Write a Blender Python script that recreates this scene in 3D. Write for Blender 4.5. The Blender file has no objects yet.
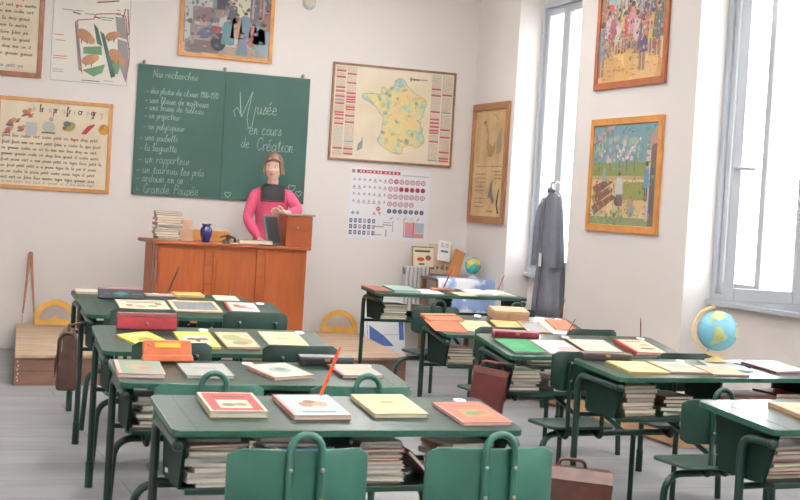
import bpy, bmesh, math, random
from mathutils import Matrix, Vector, Euler
R = math.radians
C = bpy.context.scene.collection
sc = bpy.context.scene

# ------------------------------------------------------------------ camera
cam_data = bpy.data.cameras.new('camera')
cam = bpy.data.objects.new('camera', cam_data); C.objects.link(cam)
_yaw, _pitch, _roll = R(20.343), R(-1.736), R(3.407)
_f = Vector((math.sin(_yaw)*math.cos(_pitch), math.cos(_yaw)*math.cos(_pitch), math.sin(_pitch)))
_r = Vector((math.cos(_yaw), -math.sin(_yaw), 0)); _u = _r.cross(_f)
_r2 = _r*math.cos(_roll)+_u*math.sin(_roll); _u2 = -_r*math.sin(_roll)+_u*math.cos(_roll)
cam.matrix_world = Matrix(((_r2.x, _u2.x, -_f.x, 0), (_r2.y, _u2.y, -_f.y, 0), (_r2.z, _u2.z, -_f.z, 1.47), (0, 0, 0, 1)))
cam_data.sensor_width = 36; cam_data.lens = 63.0; cam_data.clip_end = 200
cam_data.dof.use_dof = True; cam_data.dof.focus_distance = 8.5; cam_data.dof.aperture_fstop = 9.0
sc.camera = cam

# ------------------------------------------------------------------ world, light, exposure
sc.view_settings.view_transform = 'Standard'; sc.view_settings.look = 'None'
sc.view_settings.gamma = 1.0; sc.view_settings.exposure = 0.60
world = bpy.data.worlds.new('sky'); sc.world = world; world.use_nodes = True
wn = world.node_tree.nodes; bg = wn['Background']
bg.inputs[0].default_value = (0.93, 0.97, 1.0, 1); bg.inputs[1].default_value = 5.5
WINDOWS = [(10.98, 11.98), (7.72, 8.85), (4.45, 5.6), (1.2, 2.35), (-1.6, -0.45)]   # y ranges of the window openings
WZ = (0.93, 3.46)
WX = 5.75
for i, (a, b) in enumerate(WINDOWS):
    ld = bpy.data.lights.new('daylight', 'AREA'); ld.shape = 'RECTANGLE'
    ld.size = b-a; ld.size_y = WZ[1]-WZ[0]; ld.cycles.is_portal = True
    lo = bpy.data.objects.new('daylight_portal', ld); C.objects.link(lo)
    lo.location = (WX+0.14, (a+b)/2, (WZ[0]+WZ[1])/2); lo.rotation_euler = (0, R(90), 0)
    ld.size, ld.size_y = WZ[1]-WZ[0], b-a
# fill lamps added to brighten the room, as unseen battens above the picture
FILL_LAMPS = [(1.2, 3.0), (3.9, 3.0), (1.2, 6.4), (3.9, 6.4), (1.7, 9.6), (3.9, 10.8), (1.2, -0.2), (3.9, -0.2)]
FILL_DOWN = 14.0; FILL_UP = 84.0

# ------------------------------------------------------------------ materials
def s2l(c):
    return tuple(((x/255.0)/12.92 if x <= 10 else (((x/255.0)+0.055)/1.055)**2.4) for x in c)
_m = {}
def mat(name, rgb, rough=0.6, var=0.0, scale=20.0, spec=0.5, metal=0.0, bump=0.0, emit=None, stretch=None, rgb2=None, coat=0.0):
    if name in _m: return _m[name]
    m = bpy.data.materials.new(name); m.use_nodes = True; nt = m.node_tree; b = nt.nodes['Principled BSDF']
    c = s2l(rgb)
    b.inputs['Base Color'].default_value = (*c, 1); b.inputs['Roughness'].default_value = rough
    b.inputs['Specular IOR Level'].default_value = spec; b.inputs['Metallic'].default_value = metal
    b.inputs['Coat Weight'].default_value = coat
    if var or rgb2 or bump:
        tc = nt.nodes.new('ShaderNodeTexCoord'); mp = nt.nodes.new('ShaderNodeMapping')
        if stretch: mp.inputs['Scale'].default_value = stretch
        nt.links.new(tc.outputs['Object'], mp.inputs['Vector'])
        n = nt.nodes.new('ShaderNodeTexNoise'); n.inputs['Scale'].default_value = scale; n.inputs['Detail'].default_value = 5
        nt.links.new(mp.outputs[0], n.inputs['Vector'])
        if var or rgb2:
            r = nt.nodes.new('ShaderNodeValToRGB')
            c2 = s2l(rgb2) if rgb2 else tuple(x*(1-var) for x in c)
            c1 = c if rgb2 else tuple(min(1, x*(1+var*0.6)) for x in c)
            r.color_ramp.elements[0].position = 0.35; r.color_ramp.elements[1].position = 0.65
            r.color_ramp.elements[0].color = (*c2, 1); r.color_ramp.elements[1].color = (*c1, 1)
            nt.links.new(n.outputs['Fac'], r.inputs[0]); nt.links.new(r.outputs[0], b.inputs['Base Color'])
        if bump:
            bp = nt.nodes.new('ShaderNodeBump'); bp.inputs['Strength'].default_value = bump; bp.inputs['Distance'].default_value = 0.004
            nt.links.new(n.outputs['Fac'], bp.inputs['Height']); nt.links.new(bp.outputs[0], b.inputs['Normal'])
    if emit:
        b.inputs['Emission Color'].default_value = (1, 1, 1, 1); b.inputs['Emission Strength'].default_value = emit
    _m[name] = m; return m

WALL = mat('plaster_wall', (225, 219, 216), 0.85, var=0.012, scale=1.3, bump=0.08, spec=0.2)
CEIL = mat('ceiling_paint', (240, 236, 228), 0.9)
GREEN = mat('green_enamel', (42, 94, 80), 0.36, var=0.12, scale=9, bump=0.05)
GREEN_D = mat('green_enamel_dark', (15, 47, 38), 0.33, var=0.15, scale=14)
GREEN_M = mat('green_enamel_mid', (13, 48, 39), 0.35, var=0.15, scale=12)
TOP = mat('worn_green_top', (44, 62, 54), 0.32, rgb2=(32, 48, 41), scale=7, stretch=(1, 6, 1), bump=0.06, spec=.12)
TOP_V = mat('varnished_green_top', (52, 70, 64), 0.3, rgb2=(42, 58, 52), scale=7, stretch=(1, 6, 1), bump=0.03, spec=.4, coat=.6)
EDGE = mat('green_edge', (36, 84, 69), 0.35, var=0.2, scale=60)
STEEL = mat('steel', (150, 152, 150), 0.35, metal=0.9)
PORC = mat('porcelain', (238, 240, 240), 0.3)
INK = mat('dark_ink', (176, 180, 184), 0.3)
PAGES = mat('page_block', (236, 228, 214), 0.9, var=0.08, scale=5, stretch=(1, 1, 90))
PAPER = mat('paper', (232, 230, 224), 0.9, var=0.03, scale=30)
CREAM = mat('cream_paper', (232, 218, 186), 0.85, var=0.05, scale=20)
OAK = mat('honey_oak', (160, 80, 28), 0.5, rgb2=(144, 69, 24), scale=5, stretch=(6, 6, 0.6), coat=0.05)
OAK_H = mat('honey_oak_rail', (156, 78, 28), 0.45, rgb2=(136, 66, 24), scale=5, stretch=(0.6, 6, 6), coat=0.05)
BENTWD = mat('bent_wood', (206, 140, 72), 0.4, var=0.12, scale=8)
FRAMEW = mat('light_oak_frame', (196, 140, 84), 0.5, var=0.12, scale=20)
FRAMEO = mat('orange_wood_frame', (196, 134, 66), 0.5, var=0.15, scale=12)
FRAMER = mat('redbrown_wood_frame', (150, 82, 46), 0.5, var=0.2, scale=15)
FRAMED = mat('brown_wood_frame', (140, 90, 66), 0.5, var=0.2, scale=15)
FRAMEM = mat('dark_map_frame', (138, 104, 84), 0.6, var=0.2, scale=20)
OLDWOOD = mat('old_brown_wood', (150, 104, 66), 0.6, var=0.25, scale=10, stretch=(4, 4, 0.8))
PLASTICW = mat('white_window_frame', (186, 192, 200), 0.4)
LEATHER = mat('brown_leather', (74, 48, 40), 0.42, var=0.25, scale=25, bump=0.4)
LEATHER_R = mat('oxblood_leather', (92, 40, 36), 0.4, var=0.2, scale=20, bump=0.3)
LEATHER_T = mat('tan_leather', (78, 42, 32), 0.36, var=0.3, scale=18, bump=0.4)
BRASS = mat('brass', (190, 160, 90), 0.35, metal=0.8)
BLACK = mat('black', (32, 32, 34), 0.5)
WHITE = mat('white_matte', (240, 240, 238), 0.8)
YWOOD = mat('yellow_plywood', (208, 156, 62), 0.5, var=0.12, scale=14)
CHALK = mat('chalk', (176, 194, 186), 0.95, var=0.3, scale=200)
INKTEXT = mat('print_black', (58, 54, 52), 0.9)
PRINT = mat('print_soft_black', (104, 98, 92), 0.9)
INKGREY = mat('print_grey', (150, 146, 142), 0.9)
INKRED = mat('print_red', (196, 60, 66), 0.9)
INKBLUE = mat('print_blue', (70, 96, 150), 0.9)
def col(rgb, rough=0.7):
    g_ = sum(rgb)/3; rgb = tuple(int((c*.88+g_*.12)*.90) for c in rgb)
    return mat('paint_%02x%02x%02x' % rgb, rgb, rough)

# ------------------------------------------------------------------ mesh building
class MB:
    def __init__(s): s.v = []; s.f = []; s.mi = []; s.sm = []; s.mats = []
    def m(s, mt):
        if mt is None: return 0
        if mt not in s.mats: s.mats.append(mt)
        return s.mats.index(mt)
    def add(s, vs, fs, mt=None, M=None, smooth=False):
        o = len(s.v); k = s.m(mt)
        for p in vs:
            p = Vector(p); s.v.append(tuple(M @ p) if M else tuple(p))
        for f in fs: s.f.append([o+i for i in f]); s.mi.append(k); s.sm.append(smooth)
        return s
    def box(s, x0, x1, y0, y1, z0, z1, mt=None, M=None):
        vs = [(x, y, z) for z in (z0, z1) for x, y in ((x0, y0), (x1, y0), (x1, y1), (x0, y1))]
        return s.add(vs, [(3, 2, 1, 0), (4, 5, 6, 7), (0, 1, 5, 4), (1, 2, 6, 5), (2, 3, 7, 6), (3, 0, 4, 7)], mt, M)
    def prism(s, poly, h0, h1, axis='z', mt=None, M=None):
        """extrude a 2D polygon (counter-clockwise) along an axis"""
        n = len(poly)
        def P(a, b, h):
            return {'z': (a, b, h), 'y': (a, h, b), 'x': (h, a, b)}[axis]
        vs = [P(a, b, h0) for a, b in poly]+[P(a, b, h1) for a, b in poly]
        fs = [list(range(n))[::-1], list(range(n, 2*n))]+[(i, (i+1) % n, n+(i+1) % n, n+i) for i in range(n)]
        return s.add(vs, fs, mt, M)
    def tube(s, pts, r, seg=10, mt=None, M=None, cap=True, closed=False):
        pts = [Vector(p) for p in pts]; n = len(pts); rs = r if isinstance(r, (list, tuple)) else [r]*n
        vs = []; prev = None
        for i, p in enumerate(pts):
            if closed: d = pts[(i+1) % n]-pts[i-1]
            else: d = (pts[min(i+1, n-1)]-pts[max(i-1, 0)])
            d.normalize()
            if prev is None:
                a = Vector((0, 0, 1)) if abs(d.z) < 0.9 else Vector((1, 0, 0))
                x = d.cross(a).normalized()
            else:
                x = (prev-d*prev.dot(d)).normalized()
            prev = x; y = d.cross(x)
            for k in range(seg):
                t = 2*math.pi*k/seg; vs.append(p+(x*math.cos(t)+y*math.sin(t))*rs[i])
        fs = []
        for i in range(n if closed else n-1):
            j = (i+1) % n
            for k in range(seg):
                l = (k+1) % seg; fs.append((i*seg+k, i*seg+l, j*seg+l, j*seg+k))
        s.add(vs, fs, mt, M, True)
        if cap and not closed:
            s.add(vs[:seg], [list(range(seg))[::-1]], mt, M); s.add(vs[-seg:], [list(range(seg))], mt, M)
        return s
    def lathe(s, prof, seg=24, mt=None, M=None, sx=1, sy=1, smooth=True):
        vs = []; n = len(prof)
        for r, z in prof:
            for k in range(seg):
                t = 2*math.pi*k/seg; vs.append((r*sx*math.cos(t), r*sy*math.sin(t), z))
        fs = [(i*seg+k, i*seg+(k+1) % seg, (i+1)*seg+(k+1) % seg, (i+1)*seg+k) for i in range(n-1) for k in range(seg)]
        s.add(vs, fs, mt, M, smooth)
        s.add(vs[:seg], [list(range(seg))[::-1]], mt, M); s.add(vs[-seg:], [list(range(seg))], mt, M)
        return s
    def sphere(s, r, c=(0, 0, 0), mt=None, seg=20, rings=12, sc3=(1, 1, 1), M=None):
        vs = []; fs = []
        for i in range(rings+1):
            ph = math.pi*i/rings
            for k in range(seg):
                t = 2*math.pi*k/seg
                vs.append((c[0]+r*sc3[0]*math.sin(ph)*math.cos(t), c[1]+r*sc3[1]*math.sin(ph)*math.sin(t), c[2]+r*sc3[2]*math.cos(ph)))
        for i in range(rings):
            for k in range(seg):
                l = (k+1) % seg; fs.append((i*seg+k, (i+1)*seg+k, (i+1)*seg+l, i*seg+l))
        return s.add(vs, fs, mt, M, True)
    def build(s, name, mt=None, parent=None, bevel=0.0, bseg=2, subsurf=0, weld=False):
        me = bpy.data.meshes.new(name); me.from_pydata(s.v, [], s.f)
        mats = list(s.mats) if s.mats else [mt]
        if mt is not None and s.mats and None in mats: mats = [mt if q is None else q for q in mats]
        for q in mats: me.materials.append(q)
        for i, p in enumerate(me.polygons): p.material_index = s.mi[i]; p.use_smooth = s.sm[i]
        if weld:
            bm = bmesh.new(); bm.from_mesh(me); bmesh.ops.remove_doubles(bm, verts=bm.verts, dist=1e-5)
            bmesh.ops.recalc_face_normals(bm, faces=bm.faces); bm.to_mesh(me); bm.free()
        me.update()
        o = bpy.data.objects.new(name, me); C.objects.link(o)
        if parent: o.parent = parent
        if bevel:
            b = o.modifiers.new('bevel', 'BEVEL'); b.width = bevel; b.segments = bseg; b.limit_method = 'ANGLE'; b.angle_limit = R(40)
        if subsurf:
            q = o.modifiers.new('subdivision', 'SUBSURF'); q.levels = subsurf; q.render_levels = subsurf
        return o

def tag(o, label=None, cat=None, group=None, kind=None):
    if label: o['label'] = label
    if cat: o['category'] = cat
    if group: o['group'] = group
    if kind: o['kind'] = kind
    return o
def empty(name, loc=(0, 0, 0), rot=(0, 0, 0)):
    o = bpy.data.objects.new(name, None); C.objects.link(o); o.location = loc; o.rotation_euler = rot; o.empty_display_size = 0.1
    return o
def setm(o, M):
    l, q, s_ = M.decompose(); o.location = l; o.rotation_euler = q.to_euler()
def arc(c, r, a0, a1, n, plane='xz', h=0):
    out = []
    for i in range(n+1):
        t = R(a0+(a1-a0)*i/n); a = c[0]+r*math.cos(t); b = c[1]+r*math.sin(t)
        out.append({'xz': (a, h, b), 'yz': (h, a, b), 'xy': (a, b, h)}[plane])
    return out
def rrect(x0, x1, y0, y1, r, n=4):
    p = []
    for cx, cy, a in ((x1-r, y0+r, -90), (x1-r, y1-r, 0), (x0+r, y1-r, 90), (x0+r, y0+r, 180)):
        for i in range(n+1):
            t = R(a+90*i/n); p.append((cx+r*math.cos(t), cy+r*math.sin(t)))
    return p
def bend(pts, r, n=5):
    """round the corners of a polyline"""
    pts = [Vector(p) for p in pts]; out = [pts[0]]
    for i in range(1, len(pts)-1):
        a, b, c = pts[i-1], pts[i], pts[i+1]
        d1 = (a-b).normalized(); d2 = (c-b).normalized(); p0 = b+d1*r; p1 = b+d2*r
        for k in range(n+1):
            t = k/n; out.append(p0*(1-t)**2+b*2*t*(1-t)+p1*t*t)
    out.append(pts[-1]); return out

# ------------------------------------------------------------------ handwriting: single-stroke letters, drawn as thin ribbons
G = {
 'a': [[(.42,.4),(.2,.5),(.02,.3),(.08,.03),(.25,0),(.42,.2),(.44,.48),(.44,.08),(.56,0)]], 'b': [[(0,.4),(.25,1),(.1,1),(.05,0),(.4,.05),(.4,.4),(.1,.4)]],
 'c': [[(.45,.45),(.2,.55),(0,.25),(.15,0),(.5,.1)]], 'd': [[(.45,.45),(.15,.5),(0,.2),(.2,0),(.45,.3),(.5,1)],[(.5,1),(.46,.1),(.6,0)]],
 'e': [[(0,.25),(.4,.3),(.3,.55),(.08,.45),(.05,.1),(.25,0),(.5,.12)]], 'f': [[(.1,.3),(.4,.9),(.25,1),(.15,.5),(.1,-.4),(.3,-.3),(.2,.1),(.45,.1)]],
 'g': [[(.45,.5),(.15,.5),(0,.25),(.15,.05),(.45,.3),(.5,.5),(.42,-.4),(.15,-.4),(.55,.1)]], 'h': [[(0,.3),(.25,1),(.12,.9),(.05,0),(.1,.35),(.35,.5),(.38,0),(.5,0)]],
 'i': [[(0,.1),(.15,.5),(.12,.05),(.3,0)],[(.17,.7),(.19,.74)]], 'j': [[(.1,.5),(.08,-.4),(-.1,-.3),(.25,.05)],[(.12,.7),(.14,.74)]],
 'k': [[(.05,0),(.15,1)],[(.45,.5),(.1,.25),(.45,0)]], 'l': [[(0,.2),(.3,.9),(.2,1),(.1,.6),(.1,.05),(.35,0)]],
 'm': [[(0,.45),(.1,.5),(.08,0),(.15,.45),(.3,.5),(.3,0),(.38,.45),(.52,.5),(.52,.05),(.65,0)]], 'n': [[(0,.45),(.1,.5),(.08,0),(.18,.45),(.35,.5),(.35,.05),(.5,0)]],
 'o': [[(.22,.5),(.04,.38),(.04,.12),(.22,0),(.40,.12),(.40,.38),(.22,.5)]], 'p': [[(.1,.5),(.05,-.5)],[(.08,.4),(.35,.5),(.42,.2),(.2,0),(.08,.1)]],
 'q': [[(.42,.45),(.12,.48),(0,.22),(.15,0),(.42,.3)],[(.45,.5),(.42,-.5),(.55,-.2)]], 'r': [[(0,.5),(.05,0)],[(.03,.3),(.16,.48),(.30,.46)]],
 's': [[(0,.05),(.25,.55),(.3,.3),(.35,.08),(.12,0),(.1,.1)]], 't': [[(.1,.3),(.22,.85),(.18,.05),(.38,0)],[(.02,.6),(.38,.62)]],
 'u': [[(0,.4),(.08,.5),(.06,.1),(.2,0),(.4,.2),(.42,.5),(.42,.05),(.55,0)]], 'v': [[(0,.45),(.1,.5),(.18,0),(.4,.45),(.5,.42)]],
 'w': [[(0,.5),(.12,0),(.28,.4),(.42,0),(.55,.5)]], 'x': [[(0,.5),(.4,0)],[(.4,.5),(0,0)]], 'y': [[(0,.5),(.05,.15),(.3,.1),(.45,.5),(.38,-.4),(.15,-.4),(.5,.05)]],
 'z': [[(0,.5),(.4,.5),(0,0),(.45,0)]],
 'A': [[(0,0),(.3,1),(.6,0)],[(.12,.4),(.5,.4)]], 'C': [[(.6,.8),(.4,1),(.12,.8),(.05,.3),(.25,0),(.65,.2)]], 'G': [[(.6,.8),(.35,1),(.1,.7),(.1,.2),(.35,0),(.55,.3),(.35,.4)],[(.55,.3),(.55,-.1)]],
 'M': [[(.1,.1),(0,.3),(.15,.45),(.3,.2),(.2,1),(.35,.1),(.75,1.05),(.6,.1),(.7,-.3),(.85,-.2),(.95,.5)]],
 'N': [[(0,0),(.1,.9),(.45,.1),(.55,1)]], 'P': [[(.1,0),(.15,1),(.55,.9),(.5,.55),(.15,.5)]], 'V': [[(0,1),(.2,0),(.5,1)]],
 '-': [[(0,.28),(.4,.28)]], "'": [[(.1,1),(.05,.8)]], ':': [[(.1,.05),(.12,.08)],[(.12,.4),(.14,.43)]], '.': [[(.05,0),(.1,.04)]],
 '0': [[(.2,1),(.02,.6),(.1,.05),(.35,.1),(.4,.7),(.2,1)]], '1': [[(.05,.7),(.25,1),(.2,0)]], '9': [[(.4,.8),(.15,1),(.05,.7),(.35,.6),(.4,.8),(.3,0)]], '7': [[(0,1),(.42,1),(.12,0)]], '2': [[(0,.8),(.25,1),(.38,.75),(0,0),(.42,0)]],
}
ACC = {'é': ('e', [(.2,.7),(.38,.9)]), 'è': ('e', [(.1,.9),(.28,.7)]), 'î': ('i', [(.02,.65),(.16,.85),(.3,.65)])}
def write(mb, text, x, z, h, w, mt, y=-0.001, slant=0.12, tight=1.0, jit=0.0, rise=0.0, rnd=None):
    cx = x
    for ch in text:
        if ch == ' ': cx += .42*h*tight; continue
        extra = None
        if ch in ACC: ch, extra = ACC[ch]
        st = list(G.get(ch, G.get(ch.lower(), [[(0,0),(.4,.5)]])))
        if extra: st.append(extra)
        wd = max(p[0] for q in st for p in q); wd = max(wd, .2)
        jz = (rnd.uniform(-jit, jit) if rnd else 0)*h
        for q in st:
            P = [(cx+(a+slant*b)*h*tight, z+b*h+jz+(cx-x)*rise) for a, b in q]
            for (x0, z0), (x1, z1) in zip(P[:-1], P[1:]):
                dx, dz = x1-x0, z1-z0; L = math.hypot(dx, dz) or 1e-6; nx, nz = -dz/L*w/2, dx/L*w/2; ex, ez = dx/L*w*.3, dz/L*w*.3
                mb.add([(x0-ex+nx, y, z0-ez+nz), (x0-ex-nx, y, z0-ez-nz), (x1+ex-nx, y, z1+ez-nz), (x1+ex+nx, y, z1+ez+nz)], [(0, 1, 2, 3)], mt)
        cx += (wd+.06)*h*tight
    return cx
def poly(mb, pts, mt, y=-0.001):      # flat printed shape, facing -y
    n = len(pts); a = sum(pts[i][0]*pts[(i+1) % n][1]-pts[(i+1) % n][0]*pts[i][1] for i in range(n))
    if a < 0: pts = pts[::-1]
    mb.add([(p[0], y, p[1]) for p in pts], [list(range(n))], mt)
def rect(mb, x0, x1, z0, z1, mt, y=-0.001): poly(mb, [(x0, z0), (x1, z0), (x1, z1), (x0, z1)], mt, y)
def disc(mb, cx, cz, r, mt, y=-0.001, n=14, sz=1.0, rot=0): 
    pts = []
    for i in range(n):
        t = 2*math.pi*i/n; a = r*math.cos(t); b = r*sz*math.sin(t); pts.append((cx+a*math.cos(rot)-b*math.sin(rot), cz+a*math.sin(rot)+b*math.cos(rot)))
    poly(mb, pts, mt, y)

# ------------------------------------------------------------------ the room
XL, XR, YB, YW, HC = -0.9, 5.50, -3.0, 12.95, 4.1
def wall_mat_floor():
    m = bpy.data.materials.new('grey_floor'); m.use_nodes = True; nt = m.node_tree; b = nt.nodes['Principled BSDF']
    tc = nt.nodes.new('ShaderNodeTexCoord'); mp = nt.nodes.new('ShaderNodeMapping'); nt.links.new(tc.outputs['Object'], mp.inputs[0])
    br = nt.nodes.new('ShaderNodeTexBrick'); br.inputs['Scale'].default_value = 1.0; br.inputs['Brick Width'].default_value = 2.4; br.inputs['Row Height'].default_value = 0.42
    br.inputs['Mortar Size'].default_value = 0.006; br.inputs['Color1'].default_value = (*s2l((138, 139, 142)), 1); br.inputs['Color2'].default_value = (*s2l((135, 136, 139)), 1)
    br.inputs['Mortar'].default_value = (*s2l((116, 116, 118)), 1); nt.links.new(mp.outputs[0], br.inputs['Vector'])
    n = nt.nodes.new('ShaderNodeTexNoise'); n.inputs['Scale'].default_value = 2.2; n.inputs['Detail'].default_value = 8; mp2 = nt.nodes.new('ShaderNodeMapping')
    mp2.inputs['Scale'].default_value = (0.5, 1.5, 1); nt.links.new(tc.outputs['Object'], mp2.inputs[0]); nt.links.new(mp2.outputs[0], n.inputs['Vector'])
    rp = nt.nodes.new('ShaderNodeValToRGB'); rp.color_ramp.elements[0].position = .38; rp.color_ramp.elements[0].color = (.86, .85, .84, 1); rp.color_ramp.elements[1].position = .62; rp.color_ramp.elements[1].color = (1.06, 1.06, 1.06, 1)
    nt.links.new(n.outputs['Fac'], rp.inputs[0])
    mx = nt.nodes.new('ShaderNodeMix'); mx.data_type = 'RGBA'; mx.blend_type = 'MULTIPLY'; mx.inputs[0].default_value = 1.0
    nt.links.new(br.outputs['Color'], mx.inputs[6]); nt.links.new(rp.outputs[0], mx.inputs[7]); nt.links.new(mx.outputs[2], b.inputs['Base Color'])
    b.inputs['Roughness'].default_value = 0.55
    return m
def struct(o): o['kind'] = 'structure'; return o
struct(MB().box(XL-.2, XR+.9, YB-.2, YW+.2, -.1, 0).build('floor', wall_mat_floor()))
struct(MB().box(XL-.2, XR+.9, YB-.2, YW+.2, HC, HC+.1).build('ceiling', CEIL))
struct(MB().box(XL-.2, XR+.6, YW, YW+.2, 0, HC).build('wall_back', WALL))
struct(MB().box(XL-.2, XL, YB, YW, 0, HC).build('wall_left', WALL))
struct(MB().box(XL-.2, XR+.6, YB-.2, YB, 0, HC).build('wall_front', WALL))
# right wall: piers between floor-to-ceiling recesses; the recess backs carry the windows
wr = MB(); prev = YW
REC = [(10.73, 11.98), (7.15, 8.85), (4.45, 5.6), (1.2, 2.35), (-1.6, -0.45)]
for (a, b), (wa, wb) in zip(REC, WINDOWS):
    wr.box(XR, XR+.5, b, prev, 0, HC)                       # pier
    wr.prism([(XR+.0, a), (XR+.5, a), (XR+.5, wa), (XR+.25, wa)], 0, HC) if wa > a else None
    wr.box(XR+.25, XR+.5, a, b, 0, WZ[0])                    # apron under the window
    wr.box(XR+.25, XR+.5, a, b, WZ[1], HC)
    if wa > a+.001: wr.box(XR+.25, XR+.5, a, wa, WZ[0], WZ[1])
    prev = a
wr.box(XR, XR+.5, YB, prev, 0, HC)
struct(wr.build('wall_right', WALL))
glass = bpy.data.materials.new('window_glass'); glass.use_nodes = True; nt = glass.node_tree
for n in list(nt.nodes):
    if n.type != 'OUTPUT_MATERIAL': nt.nodes.remove(n)
tr = nt.nodes.new('ShaderNodeBsdfTransparent'); gl = nt.nodes.new('ShaderNodeBsdfGlossy'); gl.inputs['Roughness'].default_value = 0.03
mx = nt.nodes.new('ShaderNodeMixShader'); mx.inputs[0].default_value = 0.06; nt.links.new(tr.outputs[0], mx.inputs[1]); nt.links.new(gl.outputs[0], mx.inputs[2])
nt.links.new(mx.outputs[0], [n for n in nt.nodes if n.type == 'OUTPUT_MATERIAL'][0].inputs[0])
def leaf(parent, w, z0, z1, name='sash', st=.062):
    """a casement leaf, hinge at local origin, extending along local -y"""
    m = MB(); t = .024
    m.box(-t, t, -st, 0, z0, z1); m.box(-t, t, -w, -w+st, z0, z1); m.box(-t, t, -w+st, -st, z0, z0+.085); m.box(-t, t, -w+st, -st, z1-.07, z1)
    o = m.build(name, PLASTICW, parent, bevel=.006)
    g = MB().box(-.004, .004, -w+st, -st, z0+.085, z1-.07).build('pane', glass, o)
    return o
for i, ((ra, rb), (a, b)) in enumerate(zip(REC, WINDOWS)):
    w = struct(MB().box(WX-.02, WX+.1, b-.05, b, WZ[0], WZ[1]).box(WX-.02, WX+.1, a, a+.05, WZ[0], WZ[1]).box(WX-.02, WX+.1, a+.05, b-.05, WZ[0], WZ[0]+.05)
               .box(WX-.02, WX+.1, a+.05, b-.05, WZ[1]-.05, WZ[1]).build('window_%d' % (i+1), PLASTICW, bevel=.004))
    w['label'] = ['tall closed white casement window behind the hanging grey smock', 'white casement window at the right edge with one leaf standing open',
                  'white casement window nearer than the picture shows', 'white casement window beside the camera', 'white casement window behind the camera'][i]
    s_ = MB().box(WX-.06, WX+.1, a-.0, b, WZ[0]-.035, WZ[0]).build('window_sill', PLASTICW, w, bevel=.004)
    mid = (a+b)/2
    if i == 0: mid = 11.52
    e1 = leaf(w, b-.05-mid-.002, WZ[0]+.052, WZ[1]-.052); e1.location = (WX+.03, b-.05, 0)
    e2 = leaf(w, mid-a-.05-.002, WZ[0]+.052, WZ[1]-.052); e2.location = (WX+.03, a+.05, 0)
    e2.scale = (1, -1, 1)
    if i == 1:
        e2.location = (WX-.025, a+.04, 0); e2.rotation_euler = (0, 0, R(68))
        h = MB().tube([(-.03, -.49, 1.86), (-.07, -.49, 1.86)], .01).tube([(-.07, -.49, 1.86), (-.07, -.37, 1.86)], .011).build('window_handle', PLASTICW, e2)
    else:
        h = MB().tube([(-.02, 0, 0), (-.06, 0, 0)], .009).tube([(-.06, 0, 0), (-.06, 0, -.12)], .01).build('window_handle', STEEL, e1)
        h.location = (0, -(b-.05-mid)+.03, 1.78)
# added fill lamps under the ceiling, out of view
for i, (x, y) in enumerate(FILL_LAMPS):
    L = empty('fill_lamp', (x, y, HC-.5)); tag(L, 'unseen white batten lamp added as fill under the ceiling, %s' % ['near left', 'near right', 'middle left', 'middle right', 'far left by the blackboard', 'far right by the map', 'rearmost left', 'rearmost right'][i], 'lamp', 'added fill lamps')
    MB().box(-.07, .07, -.62, .62, .03, .09).build('fill_lamp_housing', WHITE, L)
    MB().tube([(0, -.3, .09), (0, -.3, .5)], .006).tube([(0, .3, .09), (0, .3, .5)], .006).build('fill_lamp_rod', STEEL, L)
    MB().tube([(0, -.6, .005), (0, .6, .005)], .018).build('fill_lamp_tube', mat('fill_lamp_glow', (255, 250, 240), emit=3.0), L)
    ld = bpy.data.lights.new('fill_light', 'AREA'); ld.shape = 'RECTANGLE'; ld.size = .12; ld.size_y = 1.2; ld.energy = FILL_DOWN; ld.color = (.98, .98, 1)
    lo = bpy.data.objects.new('fill_light', ld); C.objects.link(lo); lo.parent = L; lo.location = (0, 0, -.02)
    ld = bpy.data.lights.new('fill_uplight', 'AREA'); ld.shape = 'RECTANGLE'; ld.size = .12; ld.size_y = 1.2; ld.energy = FILL_UP; ld.color = (.97, .98, 1)  # added upward fill that evens out the upper walls by ceiling bounce
    lo = bpy.data.objects.new('fill_uplight', ld); C.objects.link(lo); lo.parent = L; lo.location = (0, 0, .11); lo.rotation_euler = (math.pi, 0, 0)
# ground outside
og = MB().box(XR+.9, 60, -40, 60, -3.2, -3.0).build('ground_outside', mat('outside_ground', (190, 190, 180), .9)); struct(og)

# ------------------------------------------------------------------ platform (estrade)
PZ = .229
P_FL, P_FR, P_BL, P_BR = Vector((.955, 10.54)), Vector((4.14, 10.86)), Vector((1.17, 12.93)), Vector((4.40, 12.93))
pf = empty('teacher_platform', (P_FL.x, P_FL.y, 0)); tag(pf, 'low wooden platform of weathered planks under the teacher desk', 'platform')
planks = mat('pale_planks', (196, 172, 146), .6, rgb2=(150, 124, 102), scale=3.5, stretch=(.7, 9, 1), bump=.15)
face_m = mat('brown_riser', (140, 104, 88), .6, rgb2=(122, 88, 74), scale=3, stretch=(.8, 1, 6))
def pq(t, sx): return (P_FL.lerp(P_BL, t) if sx == 0 else P_FR.lerp(P_BR, t))-P_FL
for k in range(9):
    t0, t1 = k/9-(.01 if k == 0 else 0), (k+1)/9-.0015
    q = [pq(t0, 0), pq(t0, 1), pq(t1, 1), pq(t1, 0)]
    MB().prism([(a.x, a.y) for a in q], PZ-.025, PZ, 'z').build('deck_board', planks, pf, bevel=.004)
dv = (P_FR-P_FL); nrm = Vector((-dv.y, dv.x)).normalized()*.03
for z0, z1 in ((0, .108), (.11, PZ-.026)):
    MB().prism([(0, 0), (dv.x, dv.y), (dv.x+nrm.x, dv.y+nrm.y), (nrm.x, nrm.y)], z0, z1, 'z').build('front_riser', face_m, pf, bevel=.003)
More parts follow.
